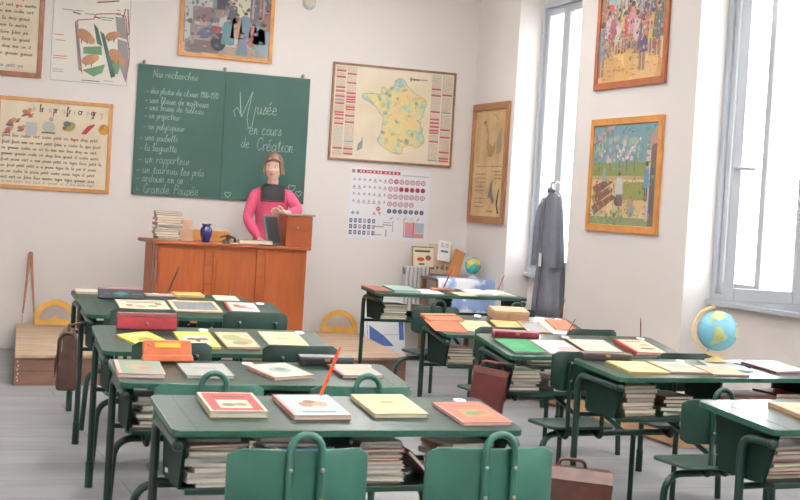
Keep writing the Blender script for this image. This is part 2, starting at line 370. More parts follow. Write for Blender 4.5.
for sx in (0, 1):
    a, b = pq(.02, sx), pq(1, sx); o_ = .03 if sx == 0 else -.03
    pp = [(a.x, a.y), (a.x+o_, a.y), (b.x+o_, b.y), (b.x, b.y)]
    MB().prism(pp if sx == 0 else pp[::-1], 0, PZ-.026, 'z').build('side_board', face_m, pf)
ex = dv.normalized()
m = MB()
for z in (.03, .055, .08, .11, .14, .17):
    a = .015+(z*7 % .012); p0 = ex*a; p1 = ex*(a+.01); n_ = nrm*-.04
    m.add([(p0.x+n_.x, p0.y+n_.y, z), (p1.x+n_.x, p1.y+n_.y, z), (p1.x+n_.x, p1.y+n_.y, z+.014), (p0.x+n_.x, p0.y+n_.y, z+.014)], [(0, 1, 2, 3)])
m.build('chipped_corner', mat('chipped_wood', (215, 200, 180), .9), pf)

# ------------------------------------------------------------------ teacher's desk
TD = empty('teacher_desk', (2.225, 11.70, PZ), (0, 0, R(1.5))); tag(TD, 'honey oak teacher desk with three front panels on the platform', 'desk')
TW, TH, TDp = 1.26, .845, .60
MB().box(-.10, TW+.03, -.03, TDp+.02, TH-.028, TH).build('desktop', OAK_H, TD, bevel=.006)
for x0 in (-.092, -.067):
    MB().box(x0, x0+.016, 0, .04, 0, TH-.03).build('leg', mat('worn_leg', (132, 88, 66), .6, var=.08, scale=10), TD, bevel=.003)
MB().box(-.02, .02, TDp-.05, TDp, 0, TH-.03).build('leg', OAK, TD, bevel=.003)
MB().box(-.045, TW, .0, .03, .0, TH-.03).box(TW-.03, TW, .03, TDp, 0, TH-.03).box(-.045, -.02, .03, TDp-.06, 0, TH-.03).build('desk_body', OAK, TD)
for a, b in ((-.03, .345), (.43, .80), (.89, TW-.015)):
    MB().box(a, b, -.006, 0, .10, TH-.06).build('front_panel', OAK, TD, bevel=.004)
MB().box(.46, .77, -.012, -.0065, .10, TH-.14).build('raised_panel', OAK, TD, bevel=.004)
MB().box(.355, .42, -.010, 0, 0, TH-.03).build('front_rail', OAK_H, TD, bevel=.003); MB().box(.81, .88, -.010, 0, 0, TH-.03).build('front_rail', OAK_H, TD, bevel=.003)
tz = PZ+TH
# wooden drawer box on the desk
DB = empty('drawer_box', (3.30, 12.02, tz), (0, 0, R(-4))); tag(DB, 'upright wooden box with small brass plate on right end of teacher desk', 'box')
MB().box(.02, .25, -.24, .10, 0, .27).build('box_body', OAK, DB, bevel=.004)
MB().box(.0, .27, -.26, .12, .27, .285).build('box_lid', mat('worn_grey_wood', (150, 132, 116), .6, var=.2, scale=12), DB, bevel=.003)
MB().box(.03, .24, -.248, -.241, .14, .26).build('drawer_front', OAK_H, DB, bevel=.002)
k_ = MB().lathe([(.007, 0), (.009, .01), (.004, .016)], 10).build('drawer_knob', BRASS, DB); k_.location = (.115, -.248, .165); k_.rotation_euler = (R(90), 0, 0)
MB().box(.07, .16, -.246, -.24, .04, .10).box(.08, .15, -.2465, -.2455, .05, .09, OAK).build('brass_plate', BRASS, DB)
SL = empty('school_slate', (3.225, 11.84, tz+.004), (0, 0, R(42))); tag(SL, 'dark framed slate leaning on the wooden drawer box of teacher desk', 'slate')
MS = Matrix.Rotation(R(-14), 4, 'X')
MB().box(-.10, .10, 0, .008, 0, .25, M=MS).build('slate_panel', mat('slate_dark', (52, 58, 66), .35), SL)
MB().box(-.115, -.095, -.003, .011, 0, .25, M=MS).box(.095, .115, -.003, .011, 0, .25, M=MS).box(-.115, .115, -.003, .011, .25, .268, M=MS).box(-.115, .115, -.003, .011, -.0, .014, M=MS).build('slate_frame', mat('grey_frame', (120, 116, 112), .5), SL)
# vase
vz = MB().lathe([(.022, 0), (.034, .004), (.036, .012), (.034, .02), (.05, .06), (.056, .10), (.052, .125), (.036, .14), (.034, .15), (.044, .158), (.044, .168), (.036, .168), (.03, .15), (.03, .14)], 28, M=Matrix.Scale(.95, 4)).build('blue_vase', mat('cobalt_glaze', (30, 28, 96), .15, coat=.6))
vz.location = (2.60, 11.80, tz); tag(vz, 'glossy cobalt blue vase on the teacher desk', 'vase')
# carton of small boxes
cz = empty('beige_carton', (2.43, 11.84, tz)); tag(cz, 'upright pinkish beige carton beside the blue vase', 'box')
CARD = mat('beige_card', (196, 160, 136), .8, var=.06)
MB().box(-.062, .062, -.03, .03, 0, .10).build('lower_box', CARD, cz, bevel=.003); MB().box(-.058, .056, -.028, .028, .101, .185).build('upper_box', CARD, cz, bevel=.003)
# chair back behind desk
CH = empty('teacher_chair', (2.78, 12.42, PZ)); tag(CH, 'honey coloured bentwood chair tucked behind the teacher desk', 'chair')
for sx in (-1, 1):
    MB().tube([(sx*.19, -.17, 0), (sx*.185, -.16, .43)], .016).build('leg', BENTWD, CH)
    MB().tube([(sx*.19, .18, 0), (sx*.185, .17, .45), (sx*.18, .20, .70)], .017).build('leg', BENTWD, CH)
MB().prism(rrect(-.21, .21, -.19, .2, .05), .43, .45).build('seat', BENTWD, CH)
m = MB(); pts = rrect(-.24, .24, .70, .93, .06)
m.prism(pts, .19, .215, 'y'); m.build('backrest', BENTWD, CH, bevel=.004)

# ------------------------------------------------------------------ books
PAL = {'red': (178, 58, 54), 'blue': (66, 104, 150), 'green': (92, 132, 100), 'tan': (190, 152, 112), 'cream': (226, 212, 182), 'brown': (118, 82, 62), 'maroon': (110, 50, 52),
       'grey': (160, 156, 150), 'pink': (214, 160, 150), 'white': (232, 230, 226), 'teal': (84, 150, 146), 'orange': (214, 128, 82), 'yellow': (226, 200, 96)}
def book_meshes(w, d, t, cname, name='book', rough=.5):
    """closed book, spine on the left; origin at bottom centre"""
    c = .0022
    cm = mat('cover_'+cname, tuple(int(c*.92) for c in PAL[cname]), rough, var=.12, scale=25)
    m = MB().box(-w/2, w/2, -d/2, d/2, 0, c).box(-w/2, w/2, -d/2, d/2, t-c, t).box(-w/2, -w/2+c, -d/2, d/2, c, t-c)
    o = m.build(name, cm)
    MB().box(-w/2+c, w/2-.004, -d/2+.004, d/2-.004, c, t-c).build('pages', PAGES, o)
    return o
ORD = ['bottom', 'second from the bottom', 'third from the bottom', 'fourth from the bottom', 'fifth from the bottom', 'sixth from the bottom', 'seventh from the bottom', 'eighth from the bottom', 'ninth from the bottom', 'tenth from the bottom', 'eleventh from the bottom', 'twelfth from the bottom']
def pile(M, x, y, n, seed, where, group, cols, tmin=.009, tmax=.02, w=.17, d=.22, jit=.012, rot=6, maxh=9, face='y', yaw=0):
    rnd = random.Random(seed); z = 0.001
    for i in range(n):
        t = rnd.uniform(tmin, tmax)
        if z+t > maxh: break
        cn = cols[rnd.randrange(len(cols))]
        ww, dd = w*rnd.uniform(.88, 1.04), d*rnd.uniform(.88, 1.04)
        o = book_meshes(ww, dd, t, cn)
        a = rnd.uniform(-rot, rot)+(180 if rnd.random() < .3 else 0)+(90 if rnd.random() < .25 and abs(w-d) < .02 else 0)+yaw
        setm(o, M @ Matrix.Translation((x+rnd.uniform(-jit, jit), y+rnd.uniform(-jit, jit), z)) @ Matrix.Rotation(R(a), 4, 'Z'))
        tag(o, '%s book, %s in %s' % (cn, 'lying at the bottom' if i == 0 else ORD[min(i, 11)], where), 'book', group)
        z += t+.0006
    return z

# ------------------------------------------------------------------ school desks
DESKS = {}
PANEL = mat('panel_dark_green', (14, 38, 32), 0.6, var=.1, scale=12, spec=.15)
def school_desk(key, label, X, Y, z, yaw, sl, D, W, back_top, back_w, seat_z=.42, hoop=True, backs=(.25, .75), back_y=-.48, frame_y=-.36, brown_left=False, back_h=.2, topmat=None, leg_y=None, bm_=None):
    """double desk: slanted top over an open book shelf, tubular legs, two seats with curved backs"""
    root = empty('double_school_desk', (X, Y, 0), (0, 0, R(yaw))); tag(root, label, 'school desk', 'green double school desks')
    ly = leg_y if leg_y is not None else D-.035; bm_ = bm_ or (GREEN if hoop else GREEN_M)
    s_ = math.tan(R(sl)); T = Matrix.Translation((0, 0, z)) @ Matrix.Rotation(R(sl), 4, 'X')
    base = Matrix.Translation((X, Y, 0)) @ Matrix.Rotation(R(yaw), 4, 'Z')
    # tabletop: rounded slab, end boards
    m = MB(); out = rrect(0, W, 0, D, .035, 5)
    m.prism(out, -.022, -.0008, 'z', EDGE)
    m.prism(rrect(.004, W-.004, .004, D-.004, .033, 5), -.0008, 0, 'z', topmat or TOP)
    tt = m.build('tabletop', None, root, bevel=.003); tt.matrix_local = T
    for u in (.075, W-.078): MB().box(u, u+.003, .006, D-.006, 0, .0006).build('board_joint', mat('joint_dark', (40, 50, 46), .6), tt)
    # inkwells
    for u in (.50*W-.02, .925*W):
        iw = MB().lathe([(.024, -.001), (.025, .003), (.019, .0045), (.0105, .0035)], 22).build('inkwell', PORC, tt); iw.location = (u, D-.055, 0.001)
        MB().lathe([(.0095, .002), (.0095, .0046)], 14).build('inkwell_hole', INK, iw)
    zt = z-.024
    sh = z-.205                                           # height of the book shelf
    def top_at(y): return zt+s_*y-.002
    for x0 in (.045, W-.045-.012):
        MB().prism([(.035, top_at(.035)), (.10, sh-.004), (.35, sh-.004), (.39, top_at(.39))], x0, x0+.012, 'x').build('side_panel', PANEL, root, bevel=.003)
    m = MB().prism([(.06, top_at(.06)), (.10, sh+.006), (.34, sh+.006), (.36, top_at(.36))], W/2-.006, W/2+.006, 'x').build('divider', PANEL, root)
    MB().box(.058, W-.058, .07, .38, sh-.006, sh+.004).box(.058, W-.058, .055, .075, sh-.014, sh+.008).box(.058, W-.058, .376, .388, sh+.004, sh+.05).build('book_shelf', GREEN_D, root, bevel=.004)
    rv = MB()
    for xx in (.05, W/2, W-.05):
        rv.sphere(.007, (xx, .062, top_at(.06)-.03), seg=8, rings=6)
    rv.build('rivet', STEEL, root)
    # legs: rise at the front of the desk, bend towards the pupil under the top and end in a ball
    r = .0165
    for x0 in (.024, W-.024):
        p = bend([(x0, ly, .0), (x0, ly, zt+s_*ly-.045), (x0, .035, zt-.028)], .07, 7)
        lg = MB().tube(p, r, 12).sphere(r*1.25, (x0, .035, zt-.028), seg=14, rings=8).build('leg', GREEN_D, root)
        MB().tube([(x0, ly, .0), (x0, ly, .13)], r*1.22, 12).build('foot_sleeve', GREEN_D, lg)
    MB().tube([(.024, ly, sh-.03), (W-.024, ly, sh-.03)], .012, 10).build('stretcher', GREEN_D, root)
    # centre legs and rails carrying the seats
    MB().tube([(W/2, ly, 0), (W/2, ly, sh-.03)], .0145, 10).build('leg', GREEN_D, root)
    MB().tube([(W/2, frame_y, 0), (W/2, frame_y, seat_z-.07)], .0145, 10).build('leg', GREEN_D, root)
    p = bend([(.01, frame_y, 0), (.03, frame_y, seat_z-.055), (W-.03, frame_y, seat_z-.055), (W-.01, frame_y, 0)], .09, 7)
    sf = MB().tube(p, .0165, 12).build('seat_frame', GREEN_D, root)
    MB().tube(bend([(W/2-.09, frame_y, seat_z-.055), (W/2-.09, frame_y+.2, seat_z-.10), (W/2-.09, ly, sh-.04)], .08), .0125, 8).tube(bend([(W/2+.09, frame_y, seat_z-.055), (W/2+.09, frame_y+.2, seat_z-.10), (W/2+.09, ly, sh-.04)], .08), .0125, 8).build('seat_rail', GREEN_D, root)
    for u in backs:
        cx = u*W
        st = MB().prism(rrect(cx-.19, cx+.19, frame_y-.13, frame_y+.16, .05, 5), seat_z-.016, seat_z, 'z').build('seat', mat('seat_green', (40, 62, 54), .4, var=.2, scale=10), root, bevel=.005)
        MB().tube([(cx-.09, frame_y, seat_z-.055), (cx-.09, frame_y, seat_z-.016)], .012, 8).tube([(cx+.09, frame_y, seat_z-.055), (cx+.09, frame_y, seat_z-.016)], .012, 8).box(cx-.1, cx+.1, frame_y-.1, frame_y+.12, seat_z-.022, seat_z-.016).build('seat_bracket', GREEN_D, st)
        # curved plywood back
        m = MB(); hw = back_w/2; rad = .42; n = 12; th = .010; rows = []
        zt_, zb = back_top, back_top-back_h
        vs = []; fs = []
        for i in range(n+1):
            q = -1+2*i/n; x = q*hw; y0 = -(math.sqrt(rad*rad)-math.sqrt(max(rad*rad-x*x, 0)))*-1   # ends curve towards the pupil
            e = .022*max(0, abs(q)-.82)/.18
            for (yy, zz) in ((y0-th, zb+e), (y0-th, zt_-e), (y0, zt_-e), (y0, zb+e)):
                vs.append((cx+x, back_y+yy, zz))
        for i in range(n):
            for k in range(4):
                l = (k+1) % 4; fs.append((i*4+k, i*4+l, (i+1)*4+l, (i+1)*4+k))
        fs.append((0, 3, 2, 1)); fs.append((n*4, n*4+1, n*4+2, n*4+3))
        m.add(vs, fs, None, None, False)
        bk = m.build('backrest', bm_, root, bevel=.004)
        for pp in bk.data.polygons: pp.use_smooth = True
        # support: twin tubes rising behind the back, joined in a hoop, curling under the seat
        hs = .0475; tr_ = .0115; zt2 = (back_top+.045 if hoop else back_top-.05); yb = back_y-th-tr_+.001
        if hoop:
            p = [(cx-hs, frame_y-.02, seat_z-.03)]+bend([(cx-hs, frame_y-.02, seat_z-.03), (cx-hs, yb-.005, seat_z-.06), (cx-hs, yb, seat_z+.06)], .05)[1:]
            p += [Vector(q) for q in arc((cx, zt2-hs), hs, 180, 0, 12, 'xz', yb)]
            p += [Vector((2*cx-q[0], q[1], q[2])) for q in reversed([Vector(q) for q in p[:len(p)-13]])]
            MB().tube(p, tr_, 10).build('backrest_hoop', bm_, root)
        else:
            m = MB()
            for sx in (-1, 1):
                yy = back_y-th-tr_+.001
                m.tube(bend([(cx+sx*.10, frame_y-.02, seat_z-.03), (cx+sx*.10, yy-.01, seat_z-.07), (cx+sx*.10, yy, seat_z+.05), (cx+sx*.10, yy+.0, zt2)], .05), tr_, 10)
            m.build('backrest_support', GREEN_D, root)
        bl = MB()
        for sx in (-1, 1):
            for dz in (.055, .145):
                xo = hs if hoop else .10
                bl.sphere(.0065, (cx+sx*xo, back_y-th-(2*tr_)+.0, back_top-dz), seg=8, rings=6)
        bl.build('bolt', STEEL, bk)
    DESKS[key] = dict(base=base, T=base @ T, sh=base @ Matrix.Translation((0, 0, sh+.004)), W=W, D=D, root=root, z=z, shz=sh, label=label)
    return DESKS[key]

school_desk('A1', 'nearest left-hand green double desk with a salmon book on its right end', .89, 4.35, .726, .6, 7, .43, 1.23, .757, .43, back_y=-.50, backs=(.225, .725))
school_desk('A2', 'second green double desk of the left row, orange pencil wallet on its far edge', .918, 5.56, .71, -1, 6, .43, 1.23, .768, .42, backs=(.225, .715), back_y=-.43, frame_y=-.28)
school_desk('A3', 'third green double desk of the left row with two yellow books on top', .99, 6.55, .722, 0, 10.5, .44, 1.14, .815, .36, hoop=False, backs=(.215, .735), back_y=-.42, frame_y=-.28)
school_desk('A4', 'fourth green double desk of the left row with a framed slate on top', 1.075, 7.75, .785, 0, 9, .43, 1.15, .862, .36, hoop=False, backs=(.21, .73), back_y=-.44)
school_desk('A5', 'farthest green double desk of the left row just before the platform', 1.185, 8.98, .76, 0, 5, .42, 1.15, .80, .36, hoop=False, back_y=-.42)
school_desk('B1', 'green double desk of the right row with the large globe on it', 3.24, 5.70, .743, 4, 5, .44, 1.25, .708, .36, hoop=True, backs=(.19, .74), back_y=-.44, bm_=GREEN_M, topmat=TOP_V)
school_desk('Bb', 'green double desk of the right row with a bright green book and oxblood pencil box', 3.15, 6.72, .719, 3.6, 10, .44, 1.15, .797, .36, hoop=False, backs=(.17, .72), back_y=-.44, frame_y=-.34, topmat=TOP_V)
school_desk('Ba', 'green double desk of the right row with orange folders and small wooden box', 3.31, 8.02, .70, 2.7, 12, .43, 1.08, .795, .35, hoop=False, backs=(.16, .74), back_y=-.44, topmat=TOP_V)
school_desk('C', 'nearest right-hand green double desk, cut off by the picture edge', 2.92, 4.05, .779, 4.9, 5, .45, 1.2, .80, .38, back_y=-.48, leg_y=.20, topmat=TOP_V)
school_desk('D', 'tall green double desk standing in front of the right end of the platform', 3.55, 9.98, .81, 1.5, 4, .42, 1.27, .757, .38, hoop=True, backs=(.24, .74), back_y=-.44, bm_=GREEN_M)

def on_top(o, dk, u, v, rot=0, h=0.0006, tilt=None):
    M = DESKS[dk]['T'] @ Matrix.Translation((u, v, h)) @ Matrix.Rotation(R(rot), 4, 'Z')
    if tilt: M = M @ Matrix.Rotation(R(tilt), 4, 'X')
    setm(o, M); return o
def cover_art(o, w, d, t, shapes):
    """printed shapes on the front cover: (kind, x, y, size, size2, rgb)"""
    m = MB()
    for i, (k, x, y, a, b, c) in enumerate(shapes):
        zz = t+.0003+.00015*i; cm = col(c) if isinstance(c, tuple) else c
        if k == 'r': m.add([(x-a, y-b, zz), (x+a, y-b, zz), (x+a, y+b, zz), (x-a, y+b, zz)], [(0, 1, 2, 3)], cm)
        else:
            n = 16; m.add([(x+a*math.cos(2*math.pi*j/n), y+b*math.sin(2*math.pi*j/n), zz) for j in range(n)], [list(range(n))], cm)
    m.build('cover_picture', None, o)
def top_book(dk, u, v, w, d, t, rot, cn, label, shapes=(), group=None):
    o = book_meshes(w, d, t, cn)
    if shapes: cover_art(o, w, d, t, shapes)
    on_top(o, dk, u, v, rot); tag(o, label, 'book', group); return o
def sheet(dk, u, v, w, d, rot, m_, label, name='paper_sheet', t=.002, cat='paper', shapes=()):
    o = MB().box(-w/2, w/2, -d/2, d/2, 0, t).build(name, m_)
    if shapes: cover_art(o, w, d, t, shapes)
    on_top(o, dk, u, v, rot); tag(o, label, cat); return o

# --- nearest left desk
top_book('A1', .25, .265, .195, .235, .022, -1, 'cream', 'thick red-covered reader with cream border and green picture, nearest left desk', [('r', 0, 0, .088, .108, (190, 70, 68)), ('r', .0, -.03, .055, .05, (220, 214, 190)), ('c', -.02, -.04, .024, .02, (112, 132, 88)), ('c', .022, -.035, .022, .02, (150, 140, 96)), ('r', 0, .06, .06, .008, (120, 70, 66))])
top_book('A1', .528, .25, .205, .262, .017, 1, 'pink', 'pale blue picture book with red spine on nearest left desk', [('r', .004, 0, .094, .128, (188, 210, 214)), ('c', 0, .01, .07, .06, (212, 206, 190)), ('c', -.02, .0, .026, .03, (178, 132, 112)), ('c', .03, .01, .03, .034, (196, 160, 140)), ('c', .0, .035, .022, .02, (150, 110, 96)), ('r', 0, -.09, .06, .007, (150, 120, 120))])
top_book('A1', .822, .275, .20, .255, .015, 1, 'cream', 'cream yellow book with tiny red emblem on nearest left desk', [('r', 0, 0, .096, .124, (226, 214, 160)), ('r', 0, .02, .024, .008, (214, 120, 90)), ('r', .0, -.01, .05, .004, (190, 190, 130)), ('r', 0, .05, .05, .003, (200, 190, 140))])
top_book('A1', 1.105, .185, .19, .262, .012, 3, 'pink', 'salmon red book with green garden picture on nearest left desk', [('r', .002, 0, .091, .128, (226, 112, 90)), ('r', .01, -.015, .055, .045, (170, 150, 96)), ('c', .0, -.02, .03, .024, (120, 136, 80)), ('c', .035, -.01, .022, .022, (196, 100, 70)), ('r', 0, .075, .05, .007, (206, 88, 70))])
# --- second left desk
top_book('A2', .10, .205, .19, .24, .018, -3, 'pink', 'mottled grey green book with pink spine at left corner of second left desk', [('r', .006, 0, .085, .118, (138, 152, 130)), ('c', -.01, .0, .05, .05, (172, 150, 116)), ('c', .02, -.02, .03, .03, (186, 120, 90))])
top_book('A2', .375, .20, .20, .225, .014, 1, 'grey', 'plain mottled grey book in the middle of second left desk', [('r', 0, 0, .096, .108, (172, 172, 166)), ('r', 0, .02, .05, .006, (140, 140, 138))])
top_book('A2', .700, .215, .20, .235, .014, 18, 'pink', 'pale mint book with pink spine turned askew on second left desk', [('r', .006, 0, .09, .114, (200, 212, 192)), ('c', 0, .0, .05, .05, (160, 176, 160)), ('c', .01, .01, .025, .025, (120, 140, 130))])
top_book('A2', 1.045, .245, .19, .215, .014, 3, 'maroon', 'grey patterned book with dark red spine at right end of second left desk', [('r', .006, 0, .088, .104, (186, 182, 172)), ('c', 0, .01, .05, .045, (206, 176, 150))])
# --- third left desk
top_book('A3', .215, .185, .175, .20, .012, 24, 'yellow', 'yellow booklet turned askew before the red case, third left desk', [('r', 0, 0, .08, .09, (228, 208, 70)), ('c', 0, -.02, .04, .03, (170, 140, 70)), ('r', 0, .05, .05, .01, (238, 226, 190))])
top_book('A3', .478, .19, .180, .26, .012, 2, 'yellow', 'yellow book with brown butterfly shape on third left desk', [('r', 0, 0, .085, .12, (230, 212, 86)), ('r', 0, -.01, .066, .075, (232, 222, 190)), ('c', -.025, .0, .028, .022, (134, 92, 62)), ('c', .03, .0, .028, .024, (150, 104, 66)), ('c', .0, -.02, .012, .03, (96, 64, 46))])
top_book('A3', .682, .20, .170, .26, .012, 2, 'tan', 'tan book with leafy picture beside the yellow one, third left desk', [('r', 0, 0, .08, .12, (204, 192, 150)), ('c', -.02, .03, .05, .05, (160, 164, 110)), ('c', .03, -.03, .04, .05, (190, 150, 110)), ('c', .0, -.06, .04, .03, (130, 140, 96))])
top_book('A3', .932, .245, .205, .25, .008, 1, 'cream', 'pale yellow booklet at right end of third left desk', [('r', 0, 0, .1, .118, (226, 224, 166)), ('c', 0, .0, .06, .03, (200, 200, 150)), ('r', 0, .01, .03, .012, (176, 176, 150))])
# --- fourth left desk
top_book('A4', .342, .235, .285, .235, .007, 0, 'cream', 'wide white album with small red and black comic pictures, fourth left desk', [('r', 0, .085, .13, .016, (190, 186, 176)), ('r', -.07, -.0, .05, .05, (226, 206, 190)), ('c', -.08, -.02, .022, .02, (190, 80, 70)), ('c', -.02, -.04, .03, .02, (200, 150, 120)), ('c', .05, -.03, .03, .022, (150, 160, 120)), ('r', .0, .05, .09, .006, (90, 84, 80)), ('c', .09, .02, .02, .03, (196, 120, 96))])
so = empty('framed_slate'); on_top(so, 'A4', .642, .238, 0); tag(so, 'small grey slate in pale wooden frame lying on fourth left desk', 'slate')
MB().box(-.118, .118, -.10, .10, .001, .006).build('slate_panel', mat('slate_grey', (110, 116, 124), .4, var=.25, scale=40), so)
MB().box(-.14, -.118, -.122, .122, 0, .011).box(.118, .14, -.122, .122, 0, .011).box(-.118, .118, -.122, -.10, 0, .011).box(-.118, .118, .10, .122, 0, .011).build('slate_frame', mat('pale_frame', (222, 196, 156), .5), so, bevel=.002)
top_book('A4', .920, .235, .18, .225, .013, -3, 'red', 'white book with orange fox-like shape and red spine, fourth left desk', [('r', .008, 0, .082, .108, (214, 218, 220)), ('c', -.01, .0, .04, .03, (206, 120, 84)), ('c', -.03, .03, .02, .022, (196, 104, 72)), ('c', .04, -.03, .03, .012, (206, 130, 96))])
# --- farthest left desk
fo = empty('wooden_tray'); fo.scale = (.75, .6, 1); fo_ = on_top(fo, 'A5', .77, .34, 4); tag(fo, 'shallow pale wooden tray lying on farthest left desk', 'tray')
MB().box(-.12, .12, -.10, .10, 0, .008).build('tray_base', mat('tray_wood', (206, 176, 120), .6), fo)
MB().box(-.13, -.115, -.11, .11, 0, .016).box(.115, .13, -.11, .11, 0, .016).box(-.115, .115, -.11, -.095, 0, .016).box(-.115, .115, .095, .11, 0, .016).build('tray_rim', mat('tray_rim', (222, 186, 120), .5), fo)
sheet('A5', .60, .33, .24, .10, 3, col((208, 164, 160)), 'pink paper strip on farthest left desk', t=.004)
top_book('A5', .13, .34, .22, .14, .014, 1, 'pink', 'thin pink and green edged book at left end of farthest left desk', [('r', 0, 0, .1, .06, (196, 210, 190))])
sheet('A5', 1.02, .30, .16, .20, -3, CREAM, 'cream paper sheet at right end of farthest left desk')
# --- boxes and wallets standing on the tops
def pencil_box(name, label, dk, u, v, rot, w, d, h, m_, lid=None, cat='pencil box'):
    o = MB().box(-w/2, w/2, -d/2, d/2, 0, h*.7).build(name, m_, bevel=.003)
    MB().box(-w/2-.001, w/2+.001, -d/2-.001, d/2+.001, h*.7+.0005, h).build('lid', lid or m_, o, bevel=.003)
    MB().box(-.012, .012, -d/2-.004, -d/2-.001, h*.5, h*.85).build('clasp', BRASS, o)
    on_top(o, dk, u, v, rot); tag(o, label, cat); return o
wl = empty('pencil_wallet'); on_top(wl, 'A2', .245, .375, 3, .001, tilt=68); tag(wl, 'orange leather pencil wallet with yellow tab propped on second left desk', 'pencil case')
ORG = mat('orange_leather', (206, 108, 66), .5, var=.12, scale=14, bump=.2)
MB().prism(rrect(-.105, .105, 0, .095, .012), -.012, .012, 'z').build('wallet_body', ORG, wl, bevel=.006)
MB().prism(rrect(-.11, .11, 0, .03, .01), -.018, .018, 'z').build('wallet_base', ORG, wl, bevel=.006)
MB().box(-.055, .055, .062, .082, .012, .016).build('yellow_tab', mat('yellow_tab', (240, 196, 60), .5), wl)
MB().sphere(.006, (-.08, .075, .013), seg=8, rings=6).sphere(.004, (-.01, .045, .013), seg=8, rings=6).build('stud', BRASS, wl)
rc = empty('red_pencil_case'); on_top(rc, 'A3', .262, .375, 1, .001, tilt=78); tag(rc, 'long crimson pencil case propped on far edge of third left desk', 'pencil case')
MB().prism(rrect(-.148, .148, 0, .078, .006), -.012, .012, 'z').build('case_body', mat('crimson_leather', (168, 56, 66), .45, var=.2, scale=9), rc, bevel=.005)
MB().prism(rrect(-.149, .149, .062, .084, .004), -.014, .014, 'z').build('case_flap', mat('greyed_crimson', (140, 84, 84), .6, var=.15, scale=9), rc, bevel=.004)
MB().sphere(.008, (.0, .03, .012), seg=10, rings=6).build('stud', STEEL, rc)
bb = empty('black_pencil_case'); on_top(bb, 'A4', .238, .385, 1, .001, tilt=62); tag(bb, 'black pencil case with teal motif propped on fourth left desk', 'pencil case')
MB().prism(rrect(-.13, .13, 0, .062, .006), -.012, .012, 'z').build('case_body', mat('black_cloth', (48, 44, 52), .6, var=.2, scale=20), bb, bevel=.004)
MB().prism([(-.05, .028), (0, .016), (.05, .028), (0, .042)], .012, .0135, 'z').prism([(-.12, .026), (-.06, .026), (-.06, .030), (-.12, .030)], .012, .0135, 'z').prism([(.06, .026), (.12, .026), (.12, .030), (.06, .030)], .012, .0135, 'z').build('teal_motif', col((70, 140, 134)), bb)
MB().prism(rrect(-.13, .13, .055, .066, .004), -.013, .013, 'z').build('pink_edge', col((176, 128, 138)), bb)
pencil_box('black_pencil_box', 'black wooden pencil box at right far edge of second left desk', 'A2', .955, .395, -1, .245, .055, .04, mat('black_lacquer', (48, 46, 52), .35), mat('black_lid', (92, 88, 92), .4))
pencil_box('oxblood_pencil_box', 'oxblood lacquered pencil box on desk with green book', 'Bb', .225, .375, -6, .27, .05, .036, mat('oxblood_lacquer', (112, 34, 46), .3), mat('oxblood_lid', (140, 64, 74), .3))
pencil_box('ebony_pencil_box', 'dark brown pencil box on far left edge of the globe desk', 'B1', .175, .41, -8, .27, .045, .035, mat('dark_brown_lacquer', (66, 56, 56), .35), mat('dark_brown_lid', (104, 92, 88), .35))
pencil_box('wooden_pencil_box', 'plain light wooden box on desk with orange folders', 'Ba', .62, .385, -4, .25, .12, .065, mat('light_box_wood', (180, 140, 112), .5, var=.15, scale=15), mat('light_lid_wood', (200, 166, 134), .5))
# --- right row: orange desk
sheet('Ba', .075, .17, .22, .235, -5, col((226, 112, 72)), 'flat orange sheet under the orange folder, desk by the tall desk', t=.003)
fl_ = top_book('Ba', .115, .325, .25, .15, .016, 3, 'orange', 'orange strapped folder at left corner of the desk by the tall desk', [('r', 0, 0, .12, .07, (214, 122, 80))])
fl_['category'] = 'folder'
MB().box(-.125, .125, .02, .028, .0165, .019).build('strap', mat('strap_brown', (110, 70, 50), .5), fl_)
sheet('Ba', .300, .185, .205, .235, -6, col((236, 214, 162)), 'cream yellow sheet beside the orange sheet', t=.003)
top_book('Ba', .535, .215, .18, .18, .008, -6, 'yellow', 'ochre yellow booklet before the light wooden box', [('r', 0, 0, .085, .085, (232, 196, 120))])
s2_ = empty('framed_slate'); on_top(s2_, 'Ba', .715, .185, -6); tag(s2_, 'grey slate with wooden frame beside the ochre booklet on the desk by the tall desk', 'slate')
MB().box(-.068, .068, -.098, .098, .001, .006).build('slate_panel', mat('slate_pale', (150, 150, 156), .4, var=.1), s2_)
MB().box(-.083, -.068, -.115, .115, 0, .010).box(.068, .083, -.115, .115, 0, .010).box(-.068, .068, -.115, -.098, 0, .010).box(-.068, .068, .098, .115, 0, .010).build('slate_frame', mat('tan_frame', (206, 176, 140), .5), s2_, bevel=.002)
sheet('Ba', .915, .22, .20, .34, -8, WHITE, 'large white sheet under an orange book on the desk by the smock', t=.002)
top_book('Ba', .935, .225, .15, .22, .016, -8, 'orange', 'salmon orange book lying on the large white sheet', [('r', .003, 0, .07, .105, (228, 130, 98))])
cr = MB().lathe([(.022, 0), (.026, .004), (.024, .012), (.012, .014)], 18).build('chalk_dish', PORC); on_top(cr, 'Ba', .40, .39, 0); tag(cr, 'small white dish behind the cream sheet', 'dish')
